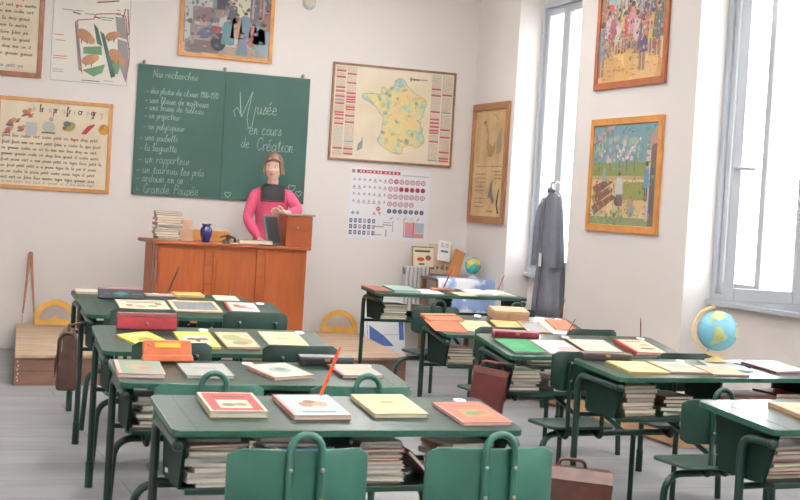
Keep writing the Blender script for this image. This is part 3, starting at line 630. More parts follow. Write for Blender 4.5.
# --- right row: green book desk
top_book('Bb', .150, .175, .20, .25, .010, -1, 'green', 'bright green book on pale backing at left end of right-row desk', [('r', 0, 0, .097, .122, (54, 148, 92)), ('c', -.02, .0, .05, .04, (66, 158, 104))])
sheet('Bb', .385, .18, .215, .26, -2, col((232, 214, 214)), 'pink and white magazine beside the green book', t=.004, name='magazine', cat='magazine', shapes=[('r', .04, -.06, .06, .06, (226, 170, 170)), ('r', -.05, .03, .04, .08, (238, 236, 236)), ('c', .05, .06, .03, .03, (226, 190, 186))])
top_book('Bb', .640, .205, .245, .245, .008, -3, 'brown', 'square cream album with dark edges on right-row desk', [('r', 0, 0, .118, .118, (228, 212, 192))])
top_book('Bb', .930, .185, .20, .265, .014, -2, 'red', 'cream book with red spine at right end of the green-book desk', [('r', .008, 0, .09, .128, (226, 204, 170)), ('c', .02, -.05, .05, .02, (130, 100, 84)), ('c', .04, .02, .03, .02, (200, 150, 120)), ('r', 0, .09, .05, .008, (200, 120, 96))])
# --- globe desk
top_book('B1', .235, .215, .215, .25, .008, -4, 'yellow', 'pale yellow booklet nearest the left corner of the globe desk', [('r', 0, 0, .104, .12, (224, 216, 160)), ('c', .03, -.03, .05, .04, (196, 190, 140)), ('r', -.02, .07, .06, .01, (200, 170, 110))])
top_book('B1', .470, .215, .21, .245, .008, -5, 'tan', 'grey-tan mottled booklet, second on the globe desk', [('r', 0, 0, .1, .118, (206, 200, 184)), ('c', .0, .02, .06, .05, (186, 186, 176))])
top_book('B1', .680, .15, .20, .215, .007, -6, 'tan', 'tan booklet half under the globe paper', [('r', 0, 0, .095, .1, (212, 196, 170))])
sheet('B1', .80, .27, .21, .21, -14, col((222, 232, 226)), 'white pages lying under the large globe', t=.006, name='open_pages')
top_book('B1', 1.085, .24, .23, .25, .010, 6, 'maroon', 'white notebook with maroon spine right of the large globe', [('r', .004, 0, .108, .12, (236, 232, 232))])
pn = MB().tube([(-.045, 0, .007), (.045, 0, .007)], .0065, 8).build('black_pen', BLACK); on_top(pn, 'B1', .905, .27, -62); tag(pn, 'black pen beside the large globe', 'pen')
# --- nearest right desk
top_book('C', .335, .215, .18, .26, .014, -5, 'tan', 'worn tan book lying on the nearest right-hand desk', [('r', 0, 0, .084, .122, (206, 196, 164)), ('c', .0, .0, .05, .06, (190, 176, 140))])
# --- tall desk
top_book('D', .27, .215, .22, .30, .018, -2, 'teal', 'teal book on the left end of the tall desk', [('r', 0, 0, .1, .14, (150, 184, 174))])
sheet('D', .49, .20, .19, .24, -3, WHITE, 'white sheet beside the teal book on the tall desk')
o = MB().box(-.05, .10, -.15, .15, 0, .012).build('brown_board', mat('reddish_board', (150, 92, 76), .5)); on_top(o, 'D', .045, .225, 0); tag(o, 'thin reddish brown board on the left end of the tall desk', 'board')
ho = empty('pen_holder'); on_top(ho, 'D', .65, .29, -6); tag(ho, 'small reddish wooden pen rest on the tall desk', 'pen rest')
MB().prism(rrect(-.10, .10, -.03, .03, .02), 0, .018, 'z').build('rest_block', mat('reddish_wood', (160, 98, 72), .45), ho, bevel=.004)
sheet('D', .765, .13, .15, .20, 0, CREAM, 'cream sheet in the middle of the tall desk')
ob = empty('open_book'); on_top(ob, 'D', 1.02, .21, -2); tag(ob, 'open book with white pages at right end of the tall desk', 'book')
m = MB()
for sx in (-1, 1):
    m.prism([(0, .004), (sx*.03, .016), (sx*.10, .017), (sx*.19, .006), (sx*.19, .001), (0, .001)][::sx], -.125, .125, 'y')
m.build('pages', PAPER, ob); MB().box(-.195, .195, -.13, .13, 0, .001).build('cover', mat('cover_tan', PAL['tan']), ob)

# --- pens standing in inkwells
def pen(dk, u, v, L, az, lean, m_, label, r=.0035, base_h=.004, nib=True):
    o = MB().tube([(0, 0, .012), (0, 0, L*.75), (0, 0, L)], [r, r, r*.5], 8).build('dip_pen', m_)
    MB().tube([(0, 0, 0), (0, 0, .014)], [r*.3, r*.8], 8).build('nib', STEEL, o)
    M = DESKS[dk]['T'] @ Matrix.Translation((u, v, base_h)); p = M.to_translation()
    setm(o, Matrix.Translation(p) @ Matrix.Rotation(R(az), 4, 'Z') @ Matrix.Rotation(R(lean), 4, 'Y')); tag(o, label, 'pen', 'pens standing in inkwells'); return o
ORANGE = mat('orange_lacquer', (232, 84, 34), .35); BROWNP = mat('brown_lacquer', (120, 62, 46), .4); DKP = mat('dark_lacquer', (62, 38, 40), .4)
pen('A1', .595, .375, .20, 0, 20, ORANGE, 'bright orange pen leaning in inkwell of nearest left desk', r=.0062)
pen('A5', .635, .365, .20, 0, 20, DKP, 'dark pen standing left of the tray on farthest left desk', r=.006)
pen('A5', 1.064, .365, .13, 0, 16, BROWNP, 'short brown pen in right inkwell of farthest left desk', r=.0055)
pen('A5', .53, .36, .18, 0, 14, BROWNP, 'reddish brown pen standing left of the dark pen, farthest left desk', r=.0055)
pen('Ba', .999, .375, .15, 0, 16, BROWNP, 'brown pen in right inkwell of the desk before the smock')
pen('Bb', .555, .385, .12, 0, 28, BROWNP, 'brown pen leaning in middle inkwell of the green-book desk')
pen('Bb', 1.064, .385, .12, 0, -4, BROWNP, 'upright brown pen in right inkwell of the green-book desk')
pen('D', .66, .30, .17, 0, 24, mat('maroon_lacquer', (120, 40, 50), .4), 'maroon pen leaning in wooden rest on the tall desk', r=.005, base_h=.02)
pen('D', 1.175, .365, .14, 0, 20, mat('sienna_lacquer', (176, 92, 60), .4), 'sienna pen in right inkwell of the tall desk', r=.006)

# --- book piles in the casiers
LT = ['cream', 'white', 'white', 'tan', 'pink', 'cream', 'grey', 'blue', 'red']
def pl(dk, x, y, n, seed, where, cols=LT, **k):
    d = DESKS[dk]; pile(d['sh'], x, y, n, seed, where, 'books under the school desks', cols, maxh=.165, **k)
pl('A1', .175, .20, 11, 3, 'left pile under nearest left desk', ['cream', 'white', 'white', 'blue', 'white', 'pink', 'cream'], rot=13, jit=.022, tmin=.010, tmax=.018, w=.20)
pl('A1', .43, .20, 11, 8, 'second pile under nearest left desk', ['white', 'blue', 'cream', 'white', 'white'], rot=14, jit=.025, w=.21)
pl('A1', .27, .25, 9, 5, 'pile between the two left piles under nearest left desk', ['white', 'cream', 'grey', 'white', 'pink'], jit=.03, tmin=.010, tmax=.018) if False else None
pl('A1', .735, .20, 12, 12, 'tall pile right of the divider, nearest left desk', ['cream', 'white', 'pink', 'cream', 'white', 'orange', 'white'], jit=.012, tmin=.009, tmax=.014)
pl('A1', 1.055, .20, 8, 15, 'right-hand pile under nearest left desk', ['cream', 'white', 'pink', 'white', 'orange'], rot=12, jit=.016, tmin=.012, tmax=.02)
o = book_meshes(.17, .21, .014, 'maroon'); setm(o, DESKS['A1']['sh'] @ Matrix.Translation((.895, .20, .048)) @ Matrix.Rotation(R(44), 4, 'Y')); tag(o, 'maroon book leaning between two piles under nearest left desk', 'book')
pl('A2', .16, .225, 8, 21, 'left pile under second left desk', ['white', 'cream', 'white', 'brown', 'tan'], jit=.02, tmin=.012, tmax=.02)
pl('A2', .42, .225, 9, 22, 'second pile under second left desk', ['brown', 'cream', 'tan', 'white'])
pl('A2', .75, .225, 9, 23, 'third pile under second left desk', ['brown', 'cream', 'maroon', 'white'])
pl('A2', 1.03, .225, 8, 24, 'right pile under second left desk', ['brown', 'tan', 'white'])
pl('A3', .16, .225, 6, 31, 'left pile under third left desk', ['white', 'grey', 'cream'], tmax=.022)
pl('A3', .43, .23, 7, 32, 'middle pile under third left desk', ['brown', 'tan', 'brown'], tmax=.024)
pl('A3', .76, .23, 6, 33, 'right pile under third left desk', ['brown', 'maroon', 'tan'], tmax=.024)
pl('A4', .17, .225, 5, 41, 'left pile under fourth left desk', ['white', 'grey', 'cream'], tmax=.024)
pl('A4', .50, .225, 7, 42, 'right pile under fourth left desk', ['brown', 'tan'], tmax=.024)
pl('B1', .19, .225, 8, 51, 'left pile under the globe desk', ['cream', 'pink', 'tan', 'maroon', 'cream'], tmin=.012, tmax=.022, w=.19)
pl('B1', .43, .225, 5, 52, 'second pile under the globe desk', ['green', 'cream', 'brown'], tmin=.012, tmax=.022, w=.18)
pl('B1', 1.10, .225, 5, 54, 'right pile under the globe desk', ['brown', 'cream', 'red'], tmin=.012, tmax=.022)
pl('Bb', .17, .225, 6, 61, 'left pile under the green-book desk', ['tan', 'grey', 'cream', 'white'], tmin=.012, tmax=.024, w=.19)
pl('Bb', .41, .225, 4, 62, 'second pile under the green-book desk', ['grey', 'tan', 'brown'], tmin=.012, tmax=.024)
pl('Bb', .78, .225, 6, 63, 'third pile under the green-book desk', ['cream', 'tan', 'brown'])
pl('Ba', .17, .225, 6, 71, 'left pile under the orange-folder desk', ['tan', 'pink', 'white', 'blue', 'cream'], tmin=.012, tmax=.022, w=.2)
pl('Ba', .40, .225, 5, 72, 'second pile under the orange-folder desk', ['maroon', 'cream', 'tan'], tmin=.01, tmax=.02)
pl('Ba', .75, .225, 5, 73, 'third pile under the orange-folder desk', ['cream', 'tan', 'brown'])
pl('C', .19, .225, 8, 81, 'left pile under nearest right desk', ['cream', 'pink', 'red', 'cream', 'yellow'], tmin=.012, tmax=.0185, w=.2)
pl('C', .44, .225, 9, 82, 'second pile under nearest right desk', ['cream', 'tan', 'white'], tmin=.012, tmax=.024)
pl('D', .185, .225, 7, 91, 'left pile under the tall desk', ['green', 'cream', 'tan', 'green', 'brown'], tmin=.012, tmax=.024, w=.2)
pl('D', .50, .225, 6, 92, 'second pile under the tall desk', ['cream', 'tan', 'green', 'brown'], tmin=.012, tmax=.022)

lb = empty('leather_case'); setm(lb, DESKS['B1']['sh'] @ Matrix.Translation((.83, .225, .002))); tag(lb, 'flat reddish brown leather case inside the shelf of the globe desk', 'case')
LC = mat('case_leather', (128, 86, 74), .5, var=.2, scale=8)
MB().box(-.17, .17, -.12, .12, 0, .055).build('case_body', LC, lb, bevel=.012); MB().box(-.172, .172, -.124, .10, .056, .10).build('case_lid', LC, lb, bevel=.014)
o = book_meshes(.17, .24, .022, 'red'); setm(o, DESKS['C']['sh'] @ Matrix.Translation((.155, .215, .152)) @ Matrix.Rotation(R(-3), 4, 'Z')); tag(o, 'thick red book lying on top of the left pile under nearest right desk', 'book')
# ------------------------------------------------------------------ satchels
def satchel(name, label, M, w, h, t, m_, hang=None):
    o = empty(name); setm(o, M); tag(o, label, 'satchel', 'leather school satchels')
    prof = [(-t*.5, 0), (t*.5, 0), (t*.55, h*.1), (t*.45, h*.9), (t*.2, h), (-t*.2, h), (-t*.45, h*.9), (-t*.55, h*.1)]
    MB().prism(prof, -w/2, w/2, 'x').build('satchel_body', m_, o, bevel=.012, bseg=3)
    fp = [(-t*.59, h*.35), (-t*.54, h*.9), (-t*.24, h*1.03), (t*.24, h*1.03), (t*.4, h*.93), (t*.36, h*.91), (t*.2, h*1.005), (-t*.22, h*1.005), (-t*.50, h*.89), (-t*.55, h*.35)]
    MB().prism(fp, -w/2-.004, w/2+.004, 'x').build('flap', m_, o, bevel=.003)
    for sx in (-.28, .28):
        st_ = MB().box(sx*w-.012, sx*w+.012, -t*.59-.006, -t*.59-.001, h*.22, h*.55).build('strap', m_, o, bevel=.002)
        MB().box(sx*w-.016, sx*w+.016, -t*.59-.010, -t*.59-.006, h*.30, h*.38).build('buckle', STEEL, st_)
    MB().tube(bend([(-.06, 0, h*1.02), (-.055, 0, h*1.02+.035), (.055, 0, h*1.02+.035), (.06, 0, h*1.02)], .025), .008, 8).build('handle', m_, o)
    if hang:
        a = M.inverted() @ Vector(hang); MB().tube([(0, 0, h*1.02+.03), tuple(a)], .006, 8).build('hanging_strap', m_, o)
    return o
s1 = satchel('school_satchel', 'dark brown satchel hanging on left side of fourth left desk', Matrix.Translation((.965, 7.62, .40)) @ Matrix.Rotation(R(-98), 4, 'Z'), .27, .30, .10, LEATHER, hang=(1.085, 7.80, .74))
MB().box(-.02, .02, -.001, .001, 0, .06).build('white_tag', WHITE, s1).location = (.155, -.03, .21)
satchel('school_satchel', 'oxblood satchel hanging on left side of the green-book desk', Matrix.Translation((3.085, 6.87, .39)) @ Matrix.Rotation(R(142), 4, 'Z') @ Matrix.Rotation(R(-7), 4, 'Y'), .19, .24, .045, LEATHER_R, hang=(3.165, 6.77, .675))
satchel('school_satchel', 'worn tan-brown satchel standing on the floor between the two rows', Matrix.Translation((2.80, 5.36, .02)) @ Matrix.Rotation(R(-14), 4, 'Z') @ Matrix.Rotation(R(5), 4, 'Y'), .34, .37, .13, LEATHER_T)
# ------------------------------------------------------------------ globes
def globe(name, label, loc, r, sea, land, ring_m, zrot, base_r, arc_r, wide=.008):
    o = empty(name, loc, (0, 0, R(zrot))); tag(o, label, 'globe')
    cz_ = arc_r+.030; A = Matrix.Translation((0, 0, cz_)) @ Matrix.Rotation(R(23), 4, 'Y')
    m = bpy.data.materials.new('globe_sea_'+name); m.use_nodes = True; nt = m.node_tree; b = nt.nodes['Principled BSDF']; b.inputs['Roughness'].default_value = .25
    tc = nt.nodes.new('ShaderNodeTexCoord'); n = nt.nodes.new('ShaderNodeTexNoise'); n.inputs['Scale'].default_value = 1.1/r*.5; n.inputs['Detail'].default_value = 6; nt.links.new(tc.outputs['Object'], n.inputs['Vector'])
    rp = nt.nodes.new('ShaderNodeValToRGB'); rp.color_ramp.interpolation = 'LINEAR'; e = rp.color_ramp.elements
    e[0].position = .3; e[0].color = (*s2l(sea), 1); e[1].position = .56; e[1].color = (*[min(1, q*1.15) for q in s2l(sea)], 1)
    nt.links.new(n.outputs['Fac'], rp.inputs[0]); nt.links.new(rp.outputs[0], b.inputs['Base Color'])
    ball = MB().sphere(r, (0, 0, 0), seg=40, rings=24).build('globe_ball', m, o); ball.matrix_local = A
    # land masses wrapped on the ball
    def patch(pts, c, dr=.0006, nm='landmass'):
        bm = bmesh.new(); vs = []
        for lo, la in pts:
            vs.append(bm.verts.new((lo, la, 0)))
        f = bm.faces.new(vs); bmesh.ops.triangulate(bm, faces=[f])
        for _ in range(4): bmesh.ops.subdivide_edges(bm, edges=[e_ for e_ in bm.edges if e_.calc_length() > 7], cuts=1, use_grid_fill=False); bmesh.ops.triangulate(bm, faces=bm.faces)
        for v in bm.verts:
            lo, la = R(v.co.x), R(v.co.y); q = r+dr; v.co = (q*math.cos(la)*math.cos(lo), q*math.cos(la)*math.sin(lo), q*math.sin(la))
        bmesh.ops.recalc_face_normals(bm, faces=bm.faces)
        me = bpy.data.meshes.new(nm); bm.to_mesh(me); bm.free(); me.materials.append(c); me.polygons.foreach_set('use_smooth', [True]*len(me.polygons))
        q = bpy.data.objects.new(nm, me); C.objects.link(q); q.parent = ball
    SA = [(-80, 8), (-72, 12), (-60, 9), (-50, 1), (-35, -7), (-39, -16), (-48, -26), (-57, -37), (-65, -44), (-68, -54), (-74, -50), (-71, -30), (-77, -14), (-81, -4)]
    NA = [(-165, 62), (-150, 70), (-120, 70), (-95, 70), (-80, 62), (-60, 52), (-68, 44), (-76, 35), (-81, 27), (-90, 30), (-97, 25), (-90, 17), (-83, 9), (-95, 15), (-106, 22), (-118, 33), (-124, 46), (-135, 58)]
    AF = [(-17, 15), (-10, 30), (0, 36), (12, 36), (30, 31), (36, 22), (44, 11), (51, 11), (41, -3), (38, -17), (30, -30), (19, -34), (13, -20), (9, 0), (5, 5), (-8, 5)]
    EU = [(-9, 38), (-5, 44), (0, 50), (8, 55), (20, 56), (40, 66), (60, 68), (90, 72), (130, 70), (160, 62), (140, 52), (122, 38), (120, 25), (105, 18), (95, 18), (88, 22), (78, 9), (72, 20), (58, 26), (52, 16), (44, 14), (36, 32), (28, 38), (15, 40), (8, 44)]
    for q in (SA, NA, AF, EU): patch(q, land)
    for la in (0,):
        MB().tube([(r*1.001*math.cos(R(t)), r*1.001*math.sin(R(t)), 0) for t in range(0, 360, 10)], r*.006, 6, closed=True).build('equator_line', INKTEXT, ball)
    # meridian bracket: half ring around the left side, joined to the base
    mr = MB(); n = 30; inner, outer = arc_r-.008, arc_r+.006; a0, a1 = 100, 292
    pi_ = [(inner*math.cos(R(a0+(a1-a0)*i/n)), inner*math.sin(R(a0+(a1-a0)*i/n))) for i in range(n+1)]; po = [(outer*math.cos(R(a0+(a1-a0)*i/n)), outer*math.sin(R(a0+(a1-a0)*i/n))) for i in range(n+1)]
    vs = []; 
    for (a, b_), (c, d) in zip(pi_, po): vs += [(a, -wide, b_+cz_), (c, -wide, d+cz_), (c, wide, d+cz_), (a, wide, b_+cz_)]
    fs = [(i*4+k, i*4+(k+1) % 4, (i+1)*4+(k+1) % 4, (i+1)*4+k) for i in range(n) for k in range(4)]+[(3, 2, 1, 0), (n*4, n*4+1, n*4+2, n*4+3)]
    mr.add(vs, fs); mr.build('meridian_bracket', ring_m, o, bevel=.001)
    MB().lathe([(base_r, 0), (base_r, .006), (base_r*.5, .014), (.014, .024), (.012, cz_-arc_r)], 30).build('globe_base', ring_m, o)
    t = Vector((0, 0, r+.006)); MB().tube([(0, 0, r*.98), (0, 0, arc_r)], .003, 6).tube([(0, 0, -r*.98), (0, 0, -arc_r)], .003, 6).build('globe_axle', STEEL, ball)
    return o, ball
LAND = mat('globe_land', (186, 192, 136), .3, rgb2=(164, 174, 112), scale=30)
gz = DESKS['B1']['T'] @ Vector((.80, .355, .008))
g1, ball1 = globe('world_globe', 'large blue world globe in cream bracket on the right-row desk', (gz.x, gz.y, gz.z+.002), .102, (112, 172, 194), LAND, mat('cream_plastic', (226, 200, 150), .4), -20, .055, .125)
ball1.matrix_local = Matrix.Translation((0, 0, .155)) @ Matrix.Rotation(R(22), 4, 'Y') @ Matrix.Rotation(R(-32), 4, 'Z')

# ------------------------------------------------------------------ chalk-drawing tools on the platform
def protractor(loc, label, w=.37, lean=-12, rz=0):
    o = empty('blackboard_protractor', loc, (R(lean), 0, R(rz))); tag(o, label, 'protractor', 'wooden blackboard protractors')
    Rr = w/2; n = 28; base = .035
    vs = []; inr = Rr*.74
    def pt(r_, a, y_): return (r_*math.cos(a), y_, r_*math.sin(a)+base)
    m = MB()
    for y0, flip in ((-.004, 0), (.004, 1)): pass
    ring = []
    for i in range(n+1):
        a = math.pi*i/n; ring += [pt(inr, a, -.004), pt(Rr, a, -.004), pt(Rr, a, .004), pt(inr, a, .004)]
    fs = [(i*4+k, i*4+(k+1) % 4, (i+1)*4+(k+1) % 4, (i+1)*4+k) for i in range(n) for k in range(4)]+[(3, 2, 1, 0), (n*4, n*4+1, n*4+2, n*4+3)]
    m.add(ring, fs); m.box(-Rr, Rr, -.004, .004, 0, base+.002); m.box(-inr-.01, inr+.01, -.0038, .0038, base+.0, base+.018)
    m.build('protractor_arc', YWOOD, o)
    MB().tube([(0, -.0045, base+.018), (0, .0045, base+.018)], .028, 20).build('centre_knob', YWOOD, o)
    t = MB()
    for i in range(0, 19):
        a = math.pi*i/18; t.add([pt(Rr*.93, a-.006, -.0046), pt(Rr*.99, a-.006, -.0046), pt(Rr*.99, a+.006, -.0046), pt(Rr*.93, a+.006, -.0046)], [(0, 1, 2, 3)])
    t.build('degree_marks', mat('mark_brown', (120, 84, 40), .8), o)
    return o
protractor((1.50, 12.84, PZ+.001), 'yellow wooden protractor leaning on wall at the platform left end', w=.39)
protractor((4.185, 12.84, PZ+.001), 'yellow wooden protractor leaning on wall right of the teacher desk')
cp = empty('blackboard_compass', (1.26, 12.80, PZ), (R(-8), 0, 0)); cp.scale = (1, 1, 1.06); tag(cp, 'long wooden blackboard compass standing against the wall at far left', 'compass')
CW = mat('compass_wood', (150, 100, 76), .5, var=.15)
for sx in (-1, 1):
    lg = MB().prism([(sx*.048-.007, .10), (sx*.048+.007, .10), (sx*.006+.014, .60), (sx*.006-.014, .60)], -.009, .009, 'y').build('leg', CW, cp, bevel=.003)
    MB().tube([(sx*.055, 0, .002), (sx*.05, 0, .11)], [.002, .005], 8).build('point', STEEL, lg)
MB().tube([(0, -.016, .60), (0, .016, .60)], .02, 14).build('hinge', CW, cp)

# ------------------------------------------------------------------ blackboard
BBM = mat('chalkboard_green', (44, 80, 72), .6, var=.12, scale=1.8)
bd = empty('blackboard', (2.135, YW-.002, 1.445)); tag(bd, 'large green chalkboard covered in white cursive handwriting on back wall', 'blackboard')
BW, BH = 1.645, 1.2
MB().box(0, BW/2-.001, -.016, 0, 0, BH).box(BW/2+.001, BW, -.016, 0, 0, BH).build('board_panel', BBM, bd, bevel=.002)
hk = MB()
for x in (.055, .81, 1.57): hk.tube([(x, -.01, BH-.005), (x, -.01, BH+.02)], .012, 10).sphere(.018, (x, -.012, BH+.022), seg=12, rings=8)
hk.build('hanging_hook', STEEL, bd)
rn = random.Random(5)
wm = MB(); Y_ = -.0175
write(wm, 'Nos recherches', .14, 1.09, .068, .0040, CHALK, Y_, tight=.88, rise=-.0)
rows = [('- des photos de classe 1900-1970', .938, .056, .085), ('- une blouse de maîtresse', .85, .06, .08), ('- une brosse de tableau', .785, .06, .08), ('- un projecteur', .71, .058, .08), ('- un polycopieur', .61, .062, .075),
        ('- une poubelle', .506, .064, .05), ('- la baguette', .412, .066, .05), ('- un rapporteur', .30, .084, .045), ('- un taureau les prés', .205, .076, .035), ('- ardoise en os', .125, .076, .035), ('- Grande Poupée', .022, .092, .035)]
for t, z, h, x in rows:
    write(wm, t, x, z, h, .0036, CHALK, Y_, tight=.80, rise=-.004, rnd=rn, jit=.04)
wm.build('chalk_list', None, bd)
wm = MB()
write(wm, 'M', .91, .76, .26, .0046, CHALK, Y_, tight=.85, slant=.05)
write(wm, 'usée', 1.135, .825, .135, .0046, CHALK, Y_, tight=.70, slant=.1)
write(wm, 'en cours', 1.07, .63, .115, .0042, CHALK, Y_, tight=.70, rise=.02); write(wm, 'de', 1.00, .50, .10, .0042, CHALK, Y_, tight=.7); write(wm, 'Création', 1.15, .485, .125, .0042, CHALK, Y_, tight=.72)
wm.build('chalk_title', None, bd)
wm = MB()
def heart(cx, cz_, s_):
    p = []
    for i in range(25):
        t = 2*math.pi*i/24; p.append((cx+s_*16*math.sin(t)**3/16, cz_+s_*(13*math.cos(t)-5*math.cos(2*t)-2*math.cos(3*t)-math.cos(4*t))/16))
    for (x0, z0), (x1, z1) in zip(p[:-1], p[1:]):
        dx, dz = x1-x0, z1-z0; L = math.hypot(dx, dz); nx, nz = -dz/L*.0025, dx/L*.0025
        wm.add([(x0+nx, Y_, z0+nz), (x0-nx, Y_, z0-nz), (x1-nx, Y_, z1-nz), (x1+nx, Y_, z1+nz)], [(0, 1, 2, 3)], CHALK)
heart(1.52, .15, .035); heart(1.59, .10, .03); heart(1.53, .05, .03); heart(.90, .05, .03)
wm.build('chalk_hearts', None, bd)

# ------------------------------------------------------------------ framed boards on the walls
def board(name, label, loc, w, h, fw, fm, pm, cat, rz=0, th=.02, tilt=0, frame=True, warp=0):
    o = empty(name, loc, (0, R(tilt), R(rz))); tag(o, label, cat)
    MB().box(fw*.6, w-fw*.6, -th*.5, 0, fw*.6, h-fw*.6).build('printed_sheet', pm, o)
    if frame:
        MB().box(0, fw, -th, 0, 0, h).box(w-fw, w, -th, 0, 0, h).box(fw, w-fw, -th, 0, 0, fw).box(fw, w-fw, -th, 0, h-fw, h).build('frame', fm, o, bevel=.003)
    return o
AGED = mat('aged_paper', (226, 214, 192), .85, rgb2=(214, 198, 172), scale=3)
OLDMAP = mat('old_map_paper', (200, 172, 132), .85, rgb2=(180, 148, 108), scale=5)
def textrows(m, x0, x1, z0, z1, n, h, mt, y, rnd, wmin=.02, wmax=.07, ht=.5):
    for i in range(n):
        z = z1-(z1-z0)*(i+.5)/n; x = x0
        while x < x1-.01:
            w = min(rnd.uniform(wmin, wmax), x1-x); rect(m, x, x+w, z-h*ht, z+h*ht, mt, y); x += w+rnd.uniform(.008, .02)
SYL = ['mon', 'bras', 'un', 'cri', 'tigre', 'pré', 'vert', 'le', 'livre', 'la', 'grenier', 'montre', 'prune', 'crabe', 'frère', 'grand', 'cadre', 'il', 'a', 'petit', 'fruit', 'gris', 'drap', 'sucre', 'brin']
def wordline(m, x0, x1, z, h, w, mt, y, rnd, redp=0):
    x = x0
    while True:
        t = rnd.choice(SYL)
        est = sum(.5 for _ in t)*h
        if x+est*1.3 > x1: break
        x = write(m, t, x, z, h, w, INKRED if rnd.random() < redp else mt, y, slant=0, tight=1.12)+.75*h
# reading poster, lower left
o = board('reading_poster', 'framed syllable reading chart titled br pr fr cr gr, left of the blackboard', (.905, YW-.001, 1.435), 1.025, .82, .035, FRAMEW, AGED, 'poster')
m = MB(); yy = -.0115; rn = random.Random(11)
for u, t in ((.375, 'br'), (.495, 'pr'), (.61, 'fr'), (.715, 'cr'), (.83, 'gr')): write(m, t, u, .70-(.0 if u > .8 else 0), .064, .0075, INKTEXT, yy, slant=0, tight=.72)
for u, t in ((.30, 'dr'), (.455, 'a'), (.575, 'u'), (.675, 'i'), (.79, 'o'), (.91, 'y')): write(m, t, u, .70, .06, .004, INKGREY, yy, slant=0, tight=.75)
wordline(m, .06, .975, .462, .027, .0042, PRINT, yy, rn, redp=.3)
for k in range(7): wordline(m, .06, .975, .405-.052*k, .026, .0042, PRINT, yy, rn)
wordline(m, .08, .96, .055, .024, .0026, INKGREY, yy, rn)
m.build('printed_text', None, o)
m = MB()
for cx, cz_, s_ in ((.26, .685, .055), (.13, .59, .055), (.11, .52, .05), (.22, .54, .045), (.30, .66, .03), (.19, .61, .03)):   # romping children drawing
    disc(m, cx, cz_, s_*.7, col((206, 120, 84)), yy, sz=.6, rot=rn.uniform(-1, 1)); disc(m, cx+s_*.5, cz_+s_*.4, s_*.35, col((214, 160, 110)), yy-.0004)
    disc(m, cx-s_*.3, cz_-s_*.5, s_*.5, col((96, 110, 150)), yy-.0004, sz=.35, rot=rn.uniform(-1, 1)); disc(m, cx+s_*.2, cz_-s_*.4, s_*.4, col((190, 70, 70)), yy-.0008, sz=.3, rot=rn.uniform(0, 3))
rect(m, .26, .36, .48, .60, col((200, 200, 200)), yy)
disc(m, .46, .57, .06, col((200, 200, 196)), yy, sz=.8); rect(m, .40, .52, .51, .525, col((130, 120, 70)), yy-.0004); disc(m, .48, .64, .02, col((180, 176, 176)), yy-.0004)
disc(m, .645, .585, .055, col((170, 170, 84)), yy, sz=.75, rot=.5); disc(m, .62, .61, .035, col((90, 110, 130)), yy-.0004, sz=.7); disc(m, .60, .57, .02, col((190, 90, 60)), yy-.0006)
poly(m, [(.75, .53), (.79, .525), (.83, .57), (.87, .615), (.86, .625), (.80, .60)], col((190, 50, 66)), yy)
disc(m, .95, .58, .05, col((222, 160, 60)), yy, sz=1.0); disc(m, .935, .60, .03, col((200, 120, 50)), yy-.0004, sz=.5, rot=1)
m.build('printed_pictures', None, o)
# reading poster top left (cut by the picture edge)
o = board('reading_poster', 'framed reading chart with red syllables, cut off at the top left corner', (.20, YW-.001, 2.43), 1.078, .86, .045, FRAMED, AGED, 'poster')
m = MB(); rn = random.Random(12)
for k in range(3): wordline(m, .08, 1.02, .745-.062*k, .029, .0042, PRINT, yy, rn, redp=.35)
for k in range(7): wordline(m, .08, 1.02, .565-.062*k, .029, .0042, PRINT, yy, rn)
wordline(m, .3, .96, .085, .03, .003, INKBLUE, yy, rn)
m.build('printed_text', None, o)
# pig poster
o = board('pig_farming_poster', 'unframed chart of a pig and a cutaway piggery above the blackboard', (1.335, YW-.001, 2.41), .725, 1.0, .0, None, mat('poster_paper', (224, 220, 212), .8), 'poster', frame=False, th=.006)
m = MB(); yy2 = -.0042
def ln(x0, z0, x1, z1, w, mt, y=None):
    dx, dz = x1-x0, z1-z0; L = math.hypot(dx, dz) or 1; nx, nz = -dz/L*w/2, dx/L*w/2
    poly(m, [(x0+nx, z0+nz), (x0-nx, z0-nz), (x1-nx, z1-nz), (x1+nx, z1+nz)], mt, y or yy2)
for a in ((.02, .02, .705, .02), (.02, .02, .02, .98), (.705, .02, .705, .98)): ln(*a, .003, INKBLUE)
PIG = col((196, 140, 100)); PIGD = col((120, 84, 66)); GRASS = col((110, 156, 112)); GREYW = col((150, 148, 152)); REDL = col((170, 56, 66)); LGREY = col((206, 202, 198)); DTEAL = col((70, 100, 92))
poly(m, [(.14, .74), (.60, .78), (.67, .80), (.66, .95), (.3, .99), (.16, .93)], PIG)
poly(m, [(.14, .76), (.16, .68), (.21, .63), (.24, .65), (.20, .70), (.24, .75)], PIG); poly(m, [(.36, .76), (.38, .64), (.42, .63), (.43, .75)], PIG); poly(m, [(.44, .77), (.46, .66), (.49, .66), (.50, .77)], PIGD)
for a in ((.19, .645, .26, .63), (.38, .62, .44, .61), (.40, .75, .60, .785)): ln(*a, .012, PIGD, yy2-.0004)
poly(m, [(.24, .575), (.38, .60), (.40, .645), (.66, .66), (.68, .48), (.75-.03, .22), (.68, .06), (.60, .10), (.56, .28), (.42, .20), (.30, .10), (.27, .15)], LGREY)
poly(m, [(.24, .57), (.30, .11), (.265, .13), (.215, .53)], GREYW, yy2-.0004); poly(m, [(.57, .64), (.66, .63), (.69, .44), (.60, .46)], GREYW, yy2-.0004); poly(m, [(.60, .44), (.69, .42), (.715, .22), (.69, .06), (.62, .22)], GREYW, yy2-.0004)
